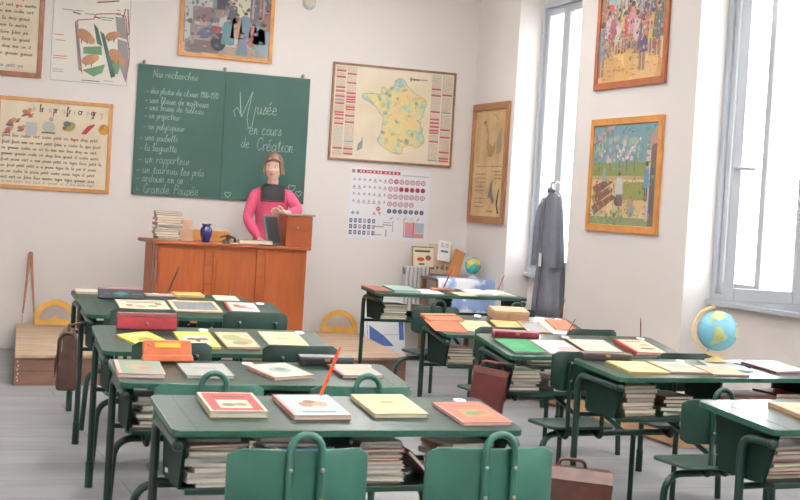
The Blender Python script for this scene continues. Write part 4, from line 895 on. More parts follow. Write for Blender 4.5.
poly(m, [(.30, .34), (.46, .36), (.47, .28), (.30, .28)], GRASS, yy2-.0006); poly(m, [(.30, .13), (.50, .20), (.48, .12), (.40, .08)], GRASS, yy2-.0006); poly(m, [(.55, .30), (.66, .28), (.62, .12), (.56, .12)], GRASS, yy2-.0006)
poly(m, [(.44, .50), (.48, .47), (.60, .10), (.56, .08)], DTEAL, yy2-.0008); poly(m, [(.38, .56), (.42, .52), (.47, .36), (.42, .38)], DTEAL, yy2-.0008)
for cx, cz_, s_, ro in ((.31, .44, .085, -.6), (.36, .23, .075, .4), (.55, .46, .065, .4), (.60, .28, .085, -.7)):
    disc(m, cx, cz_, s_, PIG, yy2-.001, sz=.6, rot=ro); disc(m, cx+s_*.8*math.cos(ro), cz_+s_*.8*math.sin(ro), s_*.4, col((206, 150, 108)), yy2-.0012)
    for d_ in (-.03, .02): ln(cx+d_, cz_-s_*.4, cx+d_, cz_-s_*.85, .009, PIGD, yy2-.0014)
P_ = [(.215, .55), (.24, .575), (.38, .60), (.40, .645), (.55, .665), (.66, .655), (.675, .60), (.69, .44), (.735-.02, .34), (.725-.01, .22), (.69, .055)]
for p0, p1 in zip(P_[:-1], P_[1:]): ln(*p0, *p1, .008, REDL, yy2-.0016)
ln(.215, .55, .30, .10, .007, REDL, yy2-.0016)
for a in ((.66, .72, .62, .52), (.68, .72, .705, .50), (.645, .66, .60, .52), (.62, .52, .655, .47), (.70, .50, .68, .47)): ln(*a, .012, col((160, 110, 96)))
for a in ((.64, .47, .66, .46), (.675, .465, .69, .455)): ln(*a, .014, BLACK)
rn = random.Random(3)
for z, x0, x1, mt in ((.66, .10, .28, INKBLUE), (.64, .30, .40, INKBLUE), (.43, .04, .12, INKRED), (.38, .05, .14, INKRED), (.24, .04, .16, INKRED), (.22, .04, .15, INKRED), (.12, .04, .14, INKGREY), (.10, .04, .13, INKGREY), (.04, .30, .46, INKTEXT), (.05, .50, .58, INKGREY), (.62, .44, .56, INKTEXT), (.60, .45, .54, INKTEXT), (.84, .12, .18, INKTEXT), (.70, .58, .62, INKBLUE), (.67, .58, .62, INKBLUE), (.36, .70, .72, INKBLUE), (.80, .54, .62, INKRED)):
    x = x0
    while x < x1: w = rn.uniform(.008, .02); rect(m, x, min(x+w, x1), z-.004, z+.004, mt, yy2-.0018); x += w+.005
m.build('printed_pictures', None, o)
# classroom painting above the blackboard
def painting_mat(name, cols, scale, seed, stretch=(1, 1, 1)):
    mm = bpy.data.materials.new(name); mm.use_nodes = True; nt = mm.node_tree; b = nt.nodes['Principled BSDF']; b.inputs['Roughness'].default_value = .45
    tc = nt.nodes.new('ShaderNodeTexCoord'); mp = nt.nodes.new('ShaderNodeMapping'); mp.inputs['Location'].default_value = (seed, seed, seed); mp.inputs['Scale'].default_value = stretch
    v = nt.nodes.new('ShaderNodeTexVoronoi'); v.inputs['Scale'].default_value = scale; nt.links.new(tc.outputs['Object'], mp.inputs[0])
    n = nt.nodes.new('ShaderNodeTexNoise'); n.inputs['Scale'].default_value = scale*.6; nt.links.new(mp.outputs[0], n.inputs['Vector'])
    ad = nt.nodes.new('ShaderNodeMixRGB'); ad.inputs[0].default_value = .12; nt.links.new(mp.outputs[0], ad.inputs[1]); nt.links.new(n.outputs['Color'], ad.inputs[2]); nt.links.new(ad.outputs[0], v.inputs['Vector'])
    rp = nt.nodes.new('ShaderNodeValToRGB'); rp.color_ramp.interpolation = 'CONSTANT'
    while len(rp.color_ramp.elements) < len(cols): rp.color_ramp.elements.new(.5)
    for i, c in enumerate(cols): rp.color_ramp.elements[i].position = i/len(cols); rp.color_ramp.elements[i].color = (*s2l(c), 1)
    sp = nt.nodes.new('ShaderNodeSeparateColor'); nt.links.new(v.outputs['Color'], sp.inputs[0]); nt.links.new(sp.outputs[0], rp.inputs[0]); nt.links.new(rp.outputs[0], b.inputs['Base Color'])
    return mm
def figure(m, cx, z0, h, body, skin=(208, 160, 130), hair=(70, 50, 42), y=-.012, seated=False, w=.3, legs=(60, 60, 80)):
    """little painted person: legs, clothes, head, hair"""
    bw = h*w/2
    if not seated: rect(m, cx-bw*.55, cx-bw*.1, z0, z0+h*.4, col(legs), y); rect(m, cx+bw*.1, cx+bw*.55, z0, z0+h*.4, col(legs), y)
    b0 = z0 if seated else z0+h*.32
    poly(m, [(cx-bw, b0), (cx+bw, b0), (cx+bw*.7, z0+h*.78), (cx+bw*.3, z0+h*.84), (cx-bw*.3, z0+h*.84), (cx-bw*.7, z0+h*.78)], col(body), y-.0003)
    disc(m, cx, z0+h*.90, h*.085, col(skin), y-.0006, 10); disc(m, cx, z0+h*.935, h*.085, col(hair), y-.0009, 10, sz=.7)
o = board('classroom_painting', 'wood-framed painting of pupils gathered in an old classroom, above blackboard', (2.495, YW-.001, 2.755), .895, .67, .035, FRAMEO, painting_mat('classroom_paint', [(150, 140, 130), (176, 160, 146), (124, 120, 124), (110, 128, 134), (170, 172, 166)], 9, 2.0), 'painting')
m = MB(); yy = -.0112
rect(m, .04, .30, .40, .63, col((190, 200, 196)), yy); rect(m, .05, .10, .15, .6, col((196, 206, 206)), yy-.0002); rect(m, .12, .34, .33, .47, col((128, 108, 118)), yy-.0004); rect(m, .10, .32, .20, .30, col((150, 134, 140)), yy-.0004)
rect(m, .34, .46, .46, .64, col((60, 62, 74)), yy-.0004); rect(m, .48, .66, .40, .64, col((210, 208, 180)), yy-.0004); rect(m, .66, .86, .36, .64, col((120, 96, 104)), yy-.0004)
for k in range(5): rect(m, .68+.034*k, .70+.034*k, .40, .60, col(((168, 160, 170), (90, 100, 120), (176, 120, 110))[k % 3]), yy-.0006)
rect(m, .06, .38, .05, .16, col((120, 104, 106)), yy-.0004); rect(m, .38, .86, .04, .12, col((176, 156, 136)), yy-.0002)
disc(m, .28, .24, .12, col((84, 92, 122)), yy-.0008, sz=.45, rot=.35); disc(m, .22, .33, .035, col((206, 160, 134)), yy-.001); disc(m, .215, .35, .035, col((74, 58, 54)), yy-.0012, sz=.7)
disc(m, .355, .265, .038, col((170, 50, 66)), yy-.0014); disc(m, .37, .16, .075, col((44, 44, 56)), yy-.0012, sz=1.2)
disc(m, .40, .42, .035, col((204, 120, 110)), yy-.001); disc(m, .405, .36, .045, col((206, 206, 206)), yy-.001, sz=1.4)
for cx, z0, h, c in ((.46, .14, .26, (96, 140, 150)), (.54, .20, .24, (200, 150, 130)), (.62, .22, .24, (110, 140, 160)), (.60, .05, .22, (110, 130, 150)), (.76, .17, .26, (100, 112, 140)), (.80, .05, .32, (140, 160, 172)), (.70, .16, .2, (176, 96, 90)), (.50, .34, .2, (80, 80, 90)), (.83, .30, .2, (150, 110, 100))):
    figure(m, cx, z0, h, c, seated=True, w=.5, y=yy-.0014)
rd_ = random.Random(77)
def daubs0(x0, x1, z0, z1, n, cols, r0, r1, y):
    for k in range(n): disc(m, rd_.uniform(x0, x1), rd_.uniform(z0, z1), rd_.uniform(r0, r1), col(rd_.choice(cols)), y-.000004*k, 7, sz=rd_.uniform(.35, 1), rot=rd_.uniform(0, 3))
daubs0(.05, .85, .05, .62, 190, [(120, 110, 116), (96, 104, 124), (160, 150, 146), (190, 150, 132), (84, 76, 84), (140, 156, 160), (176, 120, 110), (150, 140, 132)], .010, .024, yy-.0011)
m.build('painted_figures', None, o)
def daubs(m, x0, x1, z0, z1, n, cols, r0, r1, y, rnd, sz=.5):
    for k in range(n):
        disc(m, rnd.uniform(x0, x1), rnd.uniform(z0, z1), rnd.uniform(r0, r1), col(rnd.choice(cols)), y-.000004*k, 7, sz=rnd.uniform(sz, 1), rot=rnd.uniform(0, 3))
# administrative map of France
o = board('france_map', 'large framed coloured map of France with lists down both sides', (4.0, YW-.001, 1.893), 1.285, .942, .022, FRAMEM, AGED, 'map', tilt=0)
FR = [(.62,.93),(.66,.89),(.69,.84),(.76,.79),(.82,.75),(.90,.72),(.97,.68),(.99,.64),(.95,.52),(.94,.46),(.90,.42),(.86,.40),(.91,.38),(.91,.33),(.95,.30),(.94,.24),(.98,.18),(.98,.12),(.92,.07),(.86,.04),(.80,.08),(.72,.06),(.66,.03),(.66,-.04),(.60,-.06),(.52,-.04),(.44,-.01),(.36,.03),(.30,.07),(.28,.10),(.33,.20),(.35,.34),(.35,.42),(.29,.47),(.25,.53),(.20,.57),(.14,.60),(.07,.62),(.02,.65),(.04,.70),(.12,.71),(.20,.71),(.27,.70),(.31,.72),(.30,.80),(.35,.81),(.37,.77),(.43,.78),(.48,.82),(.50,.90),(.56,.94)]
mapm = bpy.data.materials.new('departments'); mapm.use_nodes = True; nt = mapm.node_tree; b = nt.nodes['Principled BSDF']; b.inputs['Roughness'].default_value = .6
tc = nt.nodes.new('ShaderNodeTexCoord'); n2 = nt.nodes.new('ShaderNodeTexNoise'); n2.inputs['Scale'].default_value = 5.5; n2.inputs['Detail'].default_value = 4; n2.inputs['Roughness'].default_value = .7
nt.links.new(tc.outputs['Object'], n2.inputs['Vector']); rp = nt.nodes.new('ShaderNodeValToRGB'); cs = [(176, 176, 186), (160, 176, 182), (176, 196, 170), (214, 204, 140), (226, 190, 130), (216, 196, 150), (190, 190, 176)]
while len(rp.color_ramp.elements) < len(cs): rp.color_ramp.elements.new(.5)
for i, c in enumerate(cs): rp.color_ramp.elements[i].position = .34+.052*i; rp.color_ramp.elements[i].color = (*s2l(c), 1)
nt.links.new(n2.outputs['Fac'], rp.inputs[0]); nt.links.new(rp.outputs[0], b.inputs['Base Color'])
m = MB(); yy = -.0112
FP = [(.33+(a-.05)*.70, .125+(z+.02)*.745) for a, z in FR]
from mathutils.geometry import tessellate_polygon
ts = tessellate_polygon([[Vector((a, b_, 0)) for a, b_ in FP]])
me = bpy.data.meshes.new('france_shape'); me.from_pydata([(a, yy-.0002, b_) for a, b_ in FP], [], [tuple(t) for t in ts]); me.materials.append(mapm); q = bpy.data.objects.new('france_shape', me); C.objects.link(q); q.parent = o
for (a, z), (c, d) in zip(FP, FP[1:]+FP[:1]): ln(a, z, c, d, .004, col((110, 130, 136)), yy-.0006)
rn = random.Random(9)
for k in range(70):     # boundaries of the departments
    a, z = .40+rn.random()*.55, .2+rn.random()*.6
    if 1:
        import mathutils
        inside = mathutils.geometry.intersect_point_tri_2d
        cnt = 0
        for (x0, z0), (x1, z1) in zip(FP, FP[1:]+FP[:1]):
            if (z0 > z) != (z1 > z) and a < (x1-x0)*(z-z0)/(z1-z0)+x0: cnt += 1
        if cnt % 2 == 0: continue
    for j in range(3): t = rn.uniform(0, 6.28); r_ = rn.uniform(.02, .045); ln(a, z, a+r_*math.cos(t), z+r_*math.sin(t), .002, col((130, 140, 140)), yy-.0007)
    if rn.random() < .35: disc(m, a, z, rn.uniform(.012, .03), col(rn.choice([(226, 196, 130), (214, 176, 150), (160, 170, 186), (150, 180, 160), (200, 200, 120)])), yy-.0005, 7, sz=rn.uniform(.6, 1.2))
poly(m, [(.29, .10), (.34, .13), (.345, .19), (.335, .25), (.325, .20), (.295, .17)], col((130, 146, 156)), yy-.0004)
rect(m, .79, .98, .835, .848, INKGREY, yy-.0004)
write(m, 'france', .80, .83, .03, .004, INKTEXT, yy-.0006, slant=0)
for x0, x1 in ((.04, .135), (.15, .245), (1.03, 1.13), (1.145, 1.25)):
    z = .90
    while z > .05:
        t = rn.random()
        if t < .14: rect(m, x0, x1, z-.008, z+.008, col((206, 74, 92)), yy-.0004); z -= .024
        elif t < .18: rect(m, x0, x1, z-.006, z+.006, col((110, 170, 190)), yy-.0004); z -= .02
        else:
            x = x0
            while x < x1: w = rn.uniform(.01, .03); rect(m, x, min(x+w, x1), z-.0028, z+.0028, INKGREY, yy-.0004); x += w+.006
            z -= .0125
m.build('printed_lists', None, o)
# road sign poster
o = board('road_sign_poster', 'white unframed poster of road signs in red and blue rows, below the France map', (4.237, YW-.001, 1.145), .84, .69, 0, None, mat('poster_white', (226, 226, 230), .7), 'poster', frame=False, th=.005)
m = MB(); yy = -.0032; PR = col((204, 56, 76)); PB = col((58, 78, 120)); PK = col((226, 150, 160)); PW = col((236, 236, 240)); PDR = col((160, 40, 66)); PG = col((150, 160, 160))
rect(m, .07, .52, .640, .672, PR, yy); 
for x in (.10, .13, .17, .20, .24, .28, .31, .36, .40, .44, .48): rect(m, x, x+.018, .648, .664, PW, yy-.0004)
disc(m, .035, .655, .02, PG, yy); rect(m, .54, .82, .634, .646, col((200, 210, 218)), yy)
for r_ in range(4):
    for c_ in range(7):
        if r_ == 3 and c_ > 4: continue
        cx, cz_ = .425+.057*c_, .575-.074*r_
        if r_ == 1 and c_ > 1: disc(m, cx, cz_, .024, PDR, yy)
        elif r_ == 0 and c_ == 1: disc(m, cx, cz_, .024, PR, yy); rect(m, cx-.014, cx+.014, cz_-.004, cz_+.004, PW, yy-.0004)
        else: disc(m, cx, cz_, .025, col((206, 90, 104)), yy); disc(m, cx, cz_, .017, PW, yy-.0004); rect(m, cx-.005, cx+.005, cz_-.008, cz_+.008, PG, yy-.0008)
for c_ in range(7): cx = .425+.057*c_; disc(m, cx, .283, .023, PB, yy); rect(m, cx-.004, cx+.004, .272, .294, col((180, 190, 210)), yy-.0004)
for r_ in range(4):
    for c_ in range(7):
        cx, cz_ = .05+.053*c_, .58-.07*r_; poly(m, [(cx-.018, cz_-.014), (cx+.018, cz_-.014), (cx, cz_+.018)], col((214, 200, 204)) , yy); poly(m, [(cx-.005, cz_-.010), (cx+.006, cz_-.010), (cx, cz_+.008)], col((110, 112, 120)), yy-.0004)
        if rn.random() < .5: rect(m, cx-.02, cx+.02, cz_-.026, cz_-.020, col((214, 130, 140)), yy)
disc(m, .31, .30, .022, PR, yy); rect(m, .295, .325, .296, .304, PW, yy-.0004); poly(m, [(.25, .24), (.29, .24), (.27, .27)], PK, yy); poly(m, [(.305, .27), (.345, .27), (.325, .235)], PK, yy)
for cx in (.05, .10): poly(m, [(cx-.02, .25), (cx, .27), (cx+.02, .25), (cx, .23)], col((150, 160, 170)), yy)
for r_ in range(3):
    for c_ in range(6):
        cx, cz_ = .035+.047*c_, .175-.058*r_
        rect(m, cx-.015, cx+.015, cz_-.02, cz_+.02, PB if (c_ < 2 or (r_+c_) % 3) else col((206, 150, 160)), yy); rect(m, cx-.008, cx+.008, cz_-.009, cz_+.009, col((200, 208, 220)), yy-.0004)
for c_ in range(5): ln(.44+.07*c_, .20, .465+.07*c_, .225, .008, col((110, 110, 116) if c_ % 2 == 0 else (190, 200, 190)), yy)
rect(m, .40, .41, .03, .10, PR, yy); rect(m, .47, .475, .08, .19, PR, yy); rect(m, .60, .70, .04, .18, PK, yy); rect(m, .60, .70, .03, .05, col((160, 176, 196)), yy-.0004); rect(m, .585, .592, .03, .19, PR, yy-.0004); rect(m, .685, .692, .03, .19, PR, yy-.0004)
rect(m, .70, .80, .08, .18, col((190, 200, 206)), yy-.0004); rect(m, .70, .80, .03, .075, PK, yy-.0004); rect(m, .36, .46, .14, .15, PG, yy); rect(m, .37, .45, .165, .172, PG, yy); rect(m, .28, .36, .04, .05, PK, yy); rect(m, .28, .38, .12, .13, PG, yy)
m.build('printed_signs', None, o)
# pictures on the right wall (faces -x): local x runs towards the camera
o = board('old_wall_chart', 'narrow brown-framed old map chart on right wall by the corner', (XR-.001, 12.98-.07, 1.365), .86, 1.17, .07, OLDWOOD, OLDMAP, 'map', rz=-90, th=.025)
m = MB(); yy = -.0135; CD = col((110, 88, 66)); CB = col((110, 118, 116)); CY = col((176, 140, 80))
poly(m, [(.30, .98), (.36, .96), (.40, .88), (.42, .78), (.52, .74), (.56, .80), (.58, .72), (.50, .64), (.42, .66), (.36, .74), (.38, .84), (.34, .92)], CY, yy); poly(m, [(.62, .86), (.70, .92), (.72, .70), (.66, .66), (.60, .74)], col((156, 140, 112)), yy)
for k in range(26):
    x, z = rn.uniform(.12, .72), rn.uniform(.12, 1.06); ln(x, z, x+rn.uniform(-.05, .08), z+rn.uniform(-.06, .06), .006, rn.choice([CD, CB, CD]), yy-.0004)
poly(m, [(.50, .38), (.55, .42), (.56, .30), (.62, .22), (.58, .18), (.52, .26), (.46, .24), (.48, .30)], CB, yy); poly(m, [(.66, .2), (.70, .34), (.72, .33), (.70, .18), (.74, .10), (.70, .10)], col((70, 60, 56)), yy)
disc(m, .30, .98, .03, CD, yy, sz=.7); rect(m, .44, .60, .11, .13, CY, yy-.0002); rect(m, .16, .76, .55, .556, CD, yy-.0002)
textrows(m, .14, .40, .30, .50, 5, .008, CD, yy, rn); textrows(m, .14, .36, .14, .26, 3, .008, CD, yy, rn); textrows(m, .60, .76, .42, .52, 3, .008, CD, yy, rn)
m.build('printed_map', None, o)
o = board('orchard_painting', 'oak-framed painting of gardeners under blossoming trees, on the pier between windows', (XR-.001, 10.39, 1.375), 1.14, .915, .055, FRAMEO, painting_mat('orchard_paint', [(206, 176, 132), (214, 186, 140), (196, 164, 122), (186, 170, 126), (208, 190, 150)], 7, 1.0), 'painting', rz=-90, th=.024)
m = MB(); yy = -.0125; w, h = 1.14, .915
rect(m, .06, 1.08, .52, .86, col((118, 158, 172)), yy); rect(m, .06, 1.08, .50, .56, col((130, 150, 86)), yy-.0002); rect(m, .06, .95, .42, .47, col((196, 170, 130)), yy-.0002); rect(m, .06, 1.0, .45, .50, col((136, 148, 74)), yy-.0003)
for k in range(3): poly(m, [(.07, .36-.08*k), (.30+.05*k, .42-.06*k), (.42+.03*k, .40-.06*k), (.12, .29-.08*k)], col((128, 84, 66)), yy-.0004)
rect(m, .55, .92, .26, .40, col((146, 152, 76)), yy-.0004)
for k in range(80):
    a = rn.random(); cx = rn.choice([.17, .35, .50, .62, .74])+rn.uniform(-.09, .09); cz_ = .66+rn.uniform(-.1, .09); disc(m, cx, cz_, rn.uniform(.012, .03), col(rn.choice([(226, 196, 206), (214, 176, 186), (238, 226, 226), (196, 170, 180), (160, 190, 150)])), yy-.0008-.00001*k, 7)
for cx in (.17, .35, .50, .62, .74): rect(m, cx-.006, cx+.006, .48, .62, col((96, 80, 76)), yy-.0006)
ln(.06, .70, .40, .86, .02, col((120, 100, 96)), yy-.0018); ln(.20, .78, .24, .66, .012, col((140, 110, 100)), yy-.0018)
for k in range(14): disc(m, .08+.024*k, .74+.008*k+rn.uniform(-.03, .03), .018, col((214, 160, 166)), yy-.002, 7)
poly(m, [(.92, .72), (1.08, .86), (1.08, .70), (.95, .68)], col((190, 150, 140)), yy-.001); rect(m, .92, .985, .10, .70, col((206, 196, 186)), yy-.001); rect(m, .985, 1.08, .06, .70, col((120, 96, 80)), yy-.001); rect(m, 1.0, 1.06, .14, .52, col((90, 84, 92)), yy-.0014)
for k in range(3): ln(.56+.05*k, .82-.01*k, .60+.05*k, .84-.02*k, .007, BLACK, yy-.0022)
rect(m, .06, 1.08, .06, .12, col((140, 150, 110)), yy-.0004)
for k in range(40): disc(m, rn.uniform(.07, .60), rn.uniform(.07, .17), rn.uniform(.01, .022), col(rn.choice([(120, 140, 90), (150, 170, 140), (90, 110, 90), (190, 180, 160)])), yy-.0006-.00001*k, 6)
figure(m, .26, .34, .20, (150, 170, 190), y=yy-.002, w=.35, hair=(170, 140, 90)); figure(m, .52, .22, .26, (214, 210, 214), y=yy-.002, w=.5, seated=False, legs=(70, 84, 130)); figure(m, .94, .26, .30, (90, 150, 180), y=yy-.002, w=.28)
disc(m, .52, .25, .07, col((96, 76, 84)), yy-.003, sz=.6); disc(m, .72, .18, .06, col((150, 160, 150)), yy-.002); disc(m, .73, .26, .03, col((206, 110, 70)), yy-.002); disc(m, .70, .23, .04, col((170, 160, 120)), yy-.0022)
daubs(m, .07, 1.06, .12, .45, 150, [(190, 160, 116), (150, 150, 90), (128, 90, 70), (214, 190, 150), (120, 130, 90), (200, 140, 100)], .006, .02, yy-.0016, rn, .3)
daubs(m, .07, 1.06, .50, .84, 90, [(124, 164, 176), (106, 144, 158), (170, 150, 156), (120, 140, 110), (110, 130, 120)], .010, .028, yy-.0024, rn, .3)
for k in range(12): rect(m, .90+.02*rn.random(), .94+.05*rn.random(), .10+.05*k, .115+.05*k, col(rn.choice([(190, 120, 110), (120, 140, 100), (206, 150, 130)])), yy-.0012-.0001*k)
m.build('painted_scene', None, o)
o = board('market_crowd_painting', 'red-brown framed painting of a costumed crowd before a colonnade, upper right wall', (XR-.001, 10.40, 2.53), 1.13, .92, .055, FRAMER, painting_mat('crowd_paint', [(214, 176, 112), (200, 160, 100), (222, 190, 130), (190, 150, 96), (206, 170, 120)], 6, 3.0), 'painting', rz=-90, th=.024)
m = MB()
rect(m, .06, 1.07, .60, .86, col((150, 186, 204)), yy); rect(m, .30, .95, .58, .80, col((206, 206, 190)), yy-.0002)
for k in range(9): rect(m, .36+.06*k, .38+.06*k, .58, .76, col((130, 136, 140)), yy-.0004)
rect(m, .33, .92, .765, .785, col((170, 172, 166)), yy-.0005)
for cx in (.63, .76, .88): poly(m, [(cx-.05, .80), (cx+.05, .80), (cx+.02, .58), (cx-.01, .58)], col((190, 194, 190)), yy-.0006); poly(m, [(cx-.02, .76), (cx+.03, .76), (cx+.01, .62)], col((110, 116, 116)), yy-.0008)
rect(m, .06, .17, .45, .86, col((160, 120, 84)), yy-.0006); rect(m, .96, 1.07, .40, .86, col((130, 140, 110)), yy-.0006); disc(m, .20, .62, .10, col((206, 92, 70)), yy-.001, sz=.7)
cols_ = [(176, 60, 60), (206, 140, 150), (90, 110, 150), (226, 200, 110), (150, 160, 170), (110, 70, 80), (226, 214, 206), (96, 120, 100), (200, 110, 80), (60, 66, 100)]
for k in range(26): figure(m, .16+.034*k+rn.uniform(-.01, .01), .40+rn.uniform(-.03, .06), .24, rn.choice(cols_), y=yy-.0012-.00003*k, w=.36, hair=rn.choice([(70, 50, 42), (60, 50, 50), (190, 170, 150)]))
for k, (cx, z0, h_, c) in enumerate(((.10, .10, .46, (120, 140, 160)), (.20, .30, .34, (226, 206, 206)), (.27, .30, .32, (176, 96, 110)), (.36, .28, .30, (226, 220, 210)), (.46, .28, .34, (226, 190, 120)), (.50, .30, .32, (214, 80, 80)), (.58, .30, .38, (220, 150, 160)), (.66, .26, .34, (230, 196, 200)), (.76, .12, .44, (62, 76, 120)), (.80, .26, .38, (200, 110, 80)), (.90, .24, .36, (222, 190, 80)), (.98, .22, .44, (90, 100, 90)))):
    figure(m, cx, z0, h_, c, y=yy-.003-.00003*k, w=.38, legs=(150, 120, 110))
daubs(m, .10, 1.04, .36, .66, 260, [(176, 60, 60), (206, 140, 150), (90, 110, 150), (220, 196, 120), (110, 70, 80), (226, 214, 206), (96, 110, 90), (60, 60, 86), (206, 160, 130), (150, 110, 90)], .006, .019, yy-.0040, rn, .35)
daubs(m, .10, 1.04, .26, .46, 130, [(176, 60, 60), (190, 130, 140), (80, 96, 130), (206, 170, 100), (110, 70, 80), (206, 190, 180), (90, 100, 90)], .008, .022, yy-.0045, rn, .35)
daubs(m, .10, 1.04, .10, .40, 90, [(176, 60, 60), (90, 110, 150), (206, 170, 110), (226, 206, 170), (150, 110, 80)], .005, .014, yy-.0050, rn, .35)
daubs(m, .07, 1.06, .62, .85, 90, [(160, 190, 200), (206, 206, 190), (130, 140, 130), (190, 170, 130)], .006, .016, yy-.0011, rn, .35)
for k in range(16): disc(m, rn.uniform(.15, .95), rn.uniform(.08, .24), rn.uniform(.02, .05), col((190, 150, 96)), yy-.0004-.00002*k, 8, sz=.25)
m.build('painted_scene', None, o)
# small round wall plate
o = MB().lathe([(.066, 0), (.066, .012), (.05, .03), (.02, .04), (.001, .042)], 28).build('wall_plate', mat('glazed_plate', (206, 214, 220), .25, rgb2=(206, 190, 160), scale=9))
o.location = (3.726, YW-.001, 3.37); o.rotation_euler = (R(90), 0, 0); tag(o, 'small round pale plate high on the back wall right of the classroom painting', 'wall ornament')

# ------------------------------------------------------------------ smock on the window
sm = empty('grey_smock', (5.62, 11.28, 0)); tag(sm, 'long grey school smock hanging before the left-hand window', 'smock')
CL = mat('grey_cotton', (106, 109, 119), .9, var=.1, scale=12, bump=.3)
m = MB(); n = 48; prof = [(.575, .26, .10), (.80, .245, .095), (1.1, .205, .09), (1.35, .165, .08), (1.52, .145, .07), (1.62, .12, .062), (1.685, .07, .045), (1.705, .045, .035)]
vs = []
for z, a, b_ in prof:
    for k in range(n):
        t = 2*math.pi*k/n; w = 1+.07*math.sin(7*t+z*1.5)*min(1, (1.75-z)*1.2); vs.append((b_*w*math.cos(t), a*w*math.sin(t), z))
fs = [(i*n+k, i*n+(k+1) % n, (i+1)*n+(k+1) % n, (i+1)*n+k) for i in range(len(prof)-1) for k in range(n)]
m.add(vs, fs, None, None, True); o = m.build('smock_body', CL, sm, subsurf=1); so_ = o.modifiers.new('solid', 'SOLIDIFY'); so_.thickness = .004
for s_ in (-1, 1):
    MB().tube([(-.02, s_*.10, 1.62), (-.04, s_*.155, 1.50), (-.05, s_*.18, 1.28), (-.05, s_*.185, 1.02)], [.045, .05, .045, .045], 14).build('sleeve', CL, sm)
MB().tube([(-.085+.02*0, -.01, 1.66), (-.10, -.01, 1.4), (-.105, -.005, 1.0), (-.115, 0, .6)], .005, 6).build('front_placket', mat('dark_seam', (84, 88, 98), .9), sm)
MB().tube(bend([(-.03, -.05, 1.69), (-.05, 0, 1.72), (-.03, .05, 1.69)], .02), .016, 8).build('collar', mat('dark_collar', (76, 80, 92), .9), sm)
MB().box(-.125, -.112, -.05, -.02, 1.02, 1.14, M=Matrix.Identity(4)).build('white_tag', WHITE, sm)
hg = empty('coat_hanger', (5.62, 11.28, 0)); tag(hg, 'white hanger with hook holding the grey smock', 'hanger')
MB().tube(bend([(0, 0, 1.69), (0, 0, 1.76), (.02, .0, 1.79), (.06, .03, 1.775)], .015), .004, 6).tube([(0, -.10, 1.655), (0, 0, 1.69), (0, .10, 1.655)], .006, 6).build('hook', WHITE, hg)

# ------------------------------------------------------------------ corner: radiator, draped table, small things
rd = empty('radiator', (4.80, 12.80, 0)); tag(rd, 'pale grey ribbed radiator low on the back wall near the corner', 'radiator')
RM = mat('radiator_grey', (206, 204, 202), .5)
for k in range(6): MB().box(k*.042, k*.042+.032, -.06, .06, .42, .90).build('rib', RM, rd, bevel=.01)
MB().box(0, .24, -.03, .03, .44, .49).build('header', RM, rd); MB().box(0, .24, -.03, .03, .82, .87).build('header', RM, rd)
for x in (.02, .21): MB().box(x, x+.02, -.03, .03, 0, .44).build('leg', RM, rd)
tb = empty('corner_table', (4.92, 12.22, 0)); tag(tb, 'small side table in the far right corner hidden under white paper', 'table')
MB().box(0, .54, 0, .44, .80, .82).build('tabletop', OLDWOOD, tb, bevel=.004)
for x, y in ((.03, .03), (.51, .03), (.03, .41), (.51, .41)): MB().box(x-.02, x+.02, y-.02, y+.02, 0, .80).build('leg', OLDWOOD, tb)
m = MB(); nx = 24
def drape(x): return .012*math.sin(x*40)+.008*math.sin(x*93)
vs = []; path = [(.45, .826), (.2, .828), (-.005, .827), (-.02, .80), (-.028, .6), (-.03, .38)]
for j, (yy_, zz_) in enumerate(path):
    for i in range(nx+1):
        x = -.03+.60*i/nx; k = max(0, (.83-zz_))*1.4; vs.append((x, yy_-abs(drape(x))*(k*2.0)-.002*j*0, zz_+(.02*math.sin(x*9) if j == 5 else 0)))
fs = [(j*(nx+1)+i, (j+1)*(nx+1)+i, (j+1)*(nx+1)+i+1, j*(nx+1)+i+1) for j in range(len(path)-1) for i in range(nx)]
dm = mat('white_blue_print', (232, 234, 240), .8, rgb2=(140, 164, 206), scale=2.6)
dm.node_tree.nodes['Color Ramp'].color_ramp.elements[0].position = .50; dm.node_tree.nodes['Color Ramp'].color_ramp.elements[1].position = .54
m.add(vs, fs, None, None, True); o = m.build('draped_paper', dm); o.location = (4.945, 12.20, 0); q = o.modifiers.new('solid', 'SOLIDIFY'); q.thickness = .002; q.offset = 1
tag(o, 'white paper sheet with blue patches draped over the corner table', 'paper')
o = empty('leaning_map_sheet', (4.36, 12.52, .002), (R(-14), 0, R(4))); tag(o, 'white and blue map sheet leaning under the tall desk, near the wall', 'poster')
MB().box(0, .42, -.002, .002, 0, .62).build('printed_sheet', mat('sheet_white', (224, 226, 230), .8), o)
m = MB(); poly(m, [(.05, .14), (.30, .14), (.20, .24), (.05, .34)], INKBLUE, -.0028); ln(.02, .60, .40, .60, .004, INKGREY, -.0028); ln(.03, .03, .03, .6, .004, INKTEXT, -.0028); ln(.20, .25, .36, .25, .004, INKGREY, -.0028); ln(.2, .14, .2, .25, .004, INKGREY, -.0028); rect(m, .36, .41, .2, .4, INKBLUE, -.0028)
m.build('map_lines', None, o)
o = empty('comic_booklet', (4.88, 12.80, .901), (R(-10), 0, 0)); tag(o, 'small cream booklet with red car drawing standing on radiator', 'booklet')
MB().box(0, .225, -.006, .006, 0, .20).build('cover', mat('booklet_cover', (216, 206, 178), .6), o)
m = MB(); rect(m, .03, .19, .145, .165, INKTEXT, -.0065); disc(m, .09, .075, .04, INKRED, -.0065, sz=.5); disc(m, .17, .09, .03, col((150, 60, 50)), -.0065, sz=.9); rect(m, .07, .13, .02, .035, INKTEXT, -.0065); rect(m, 0, .225, .19, .2, col((120, 84, 60)), -.0065); rect(m, 0, .012, 0, .2, col((140, 100, 70)), -.0066)
m.build('cover_picture', None, o)
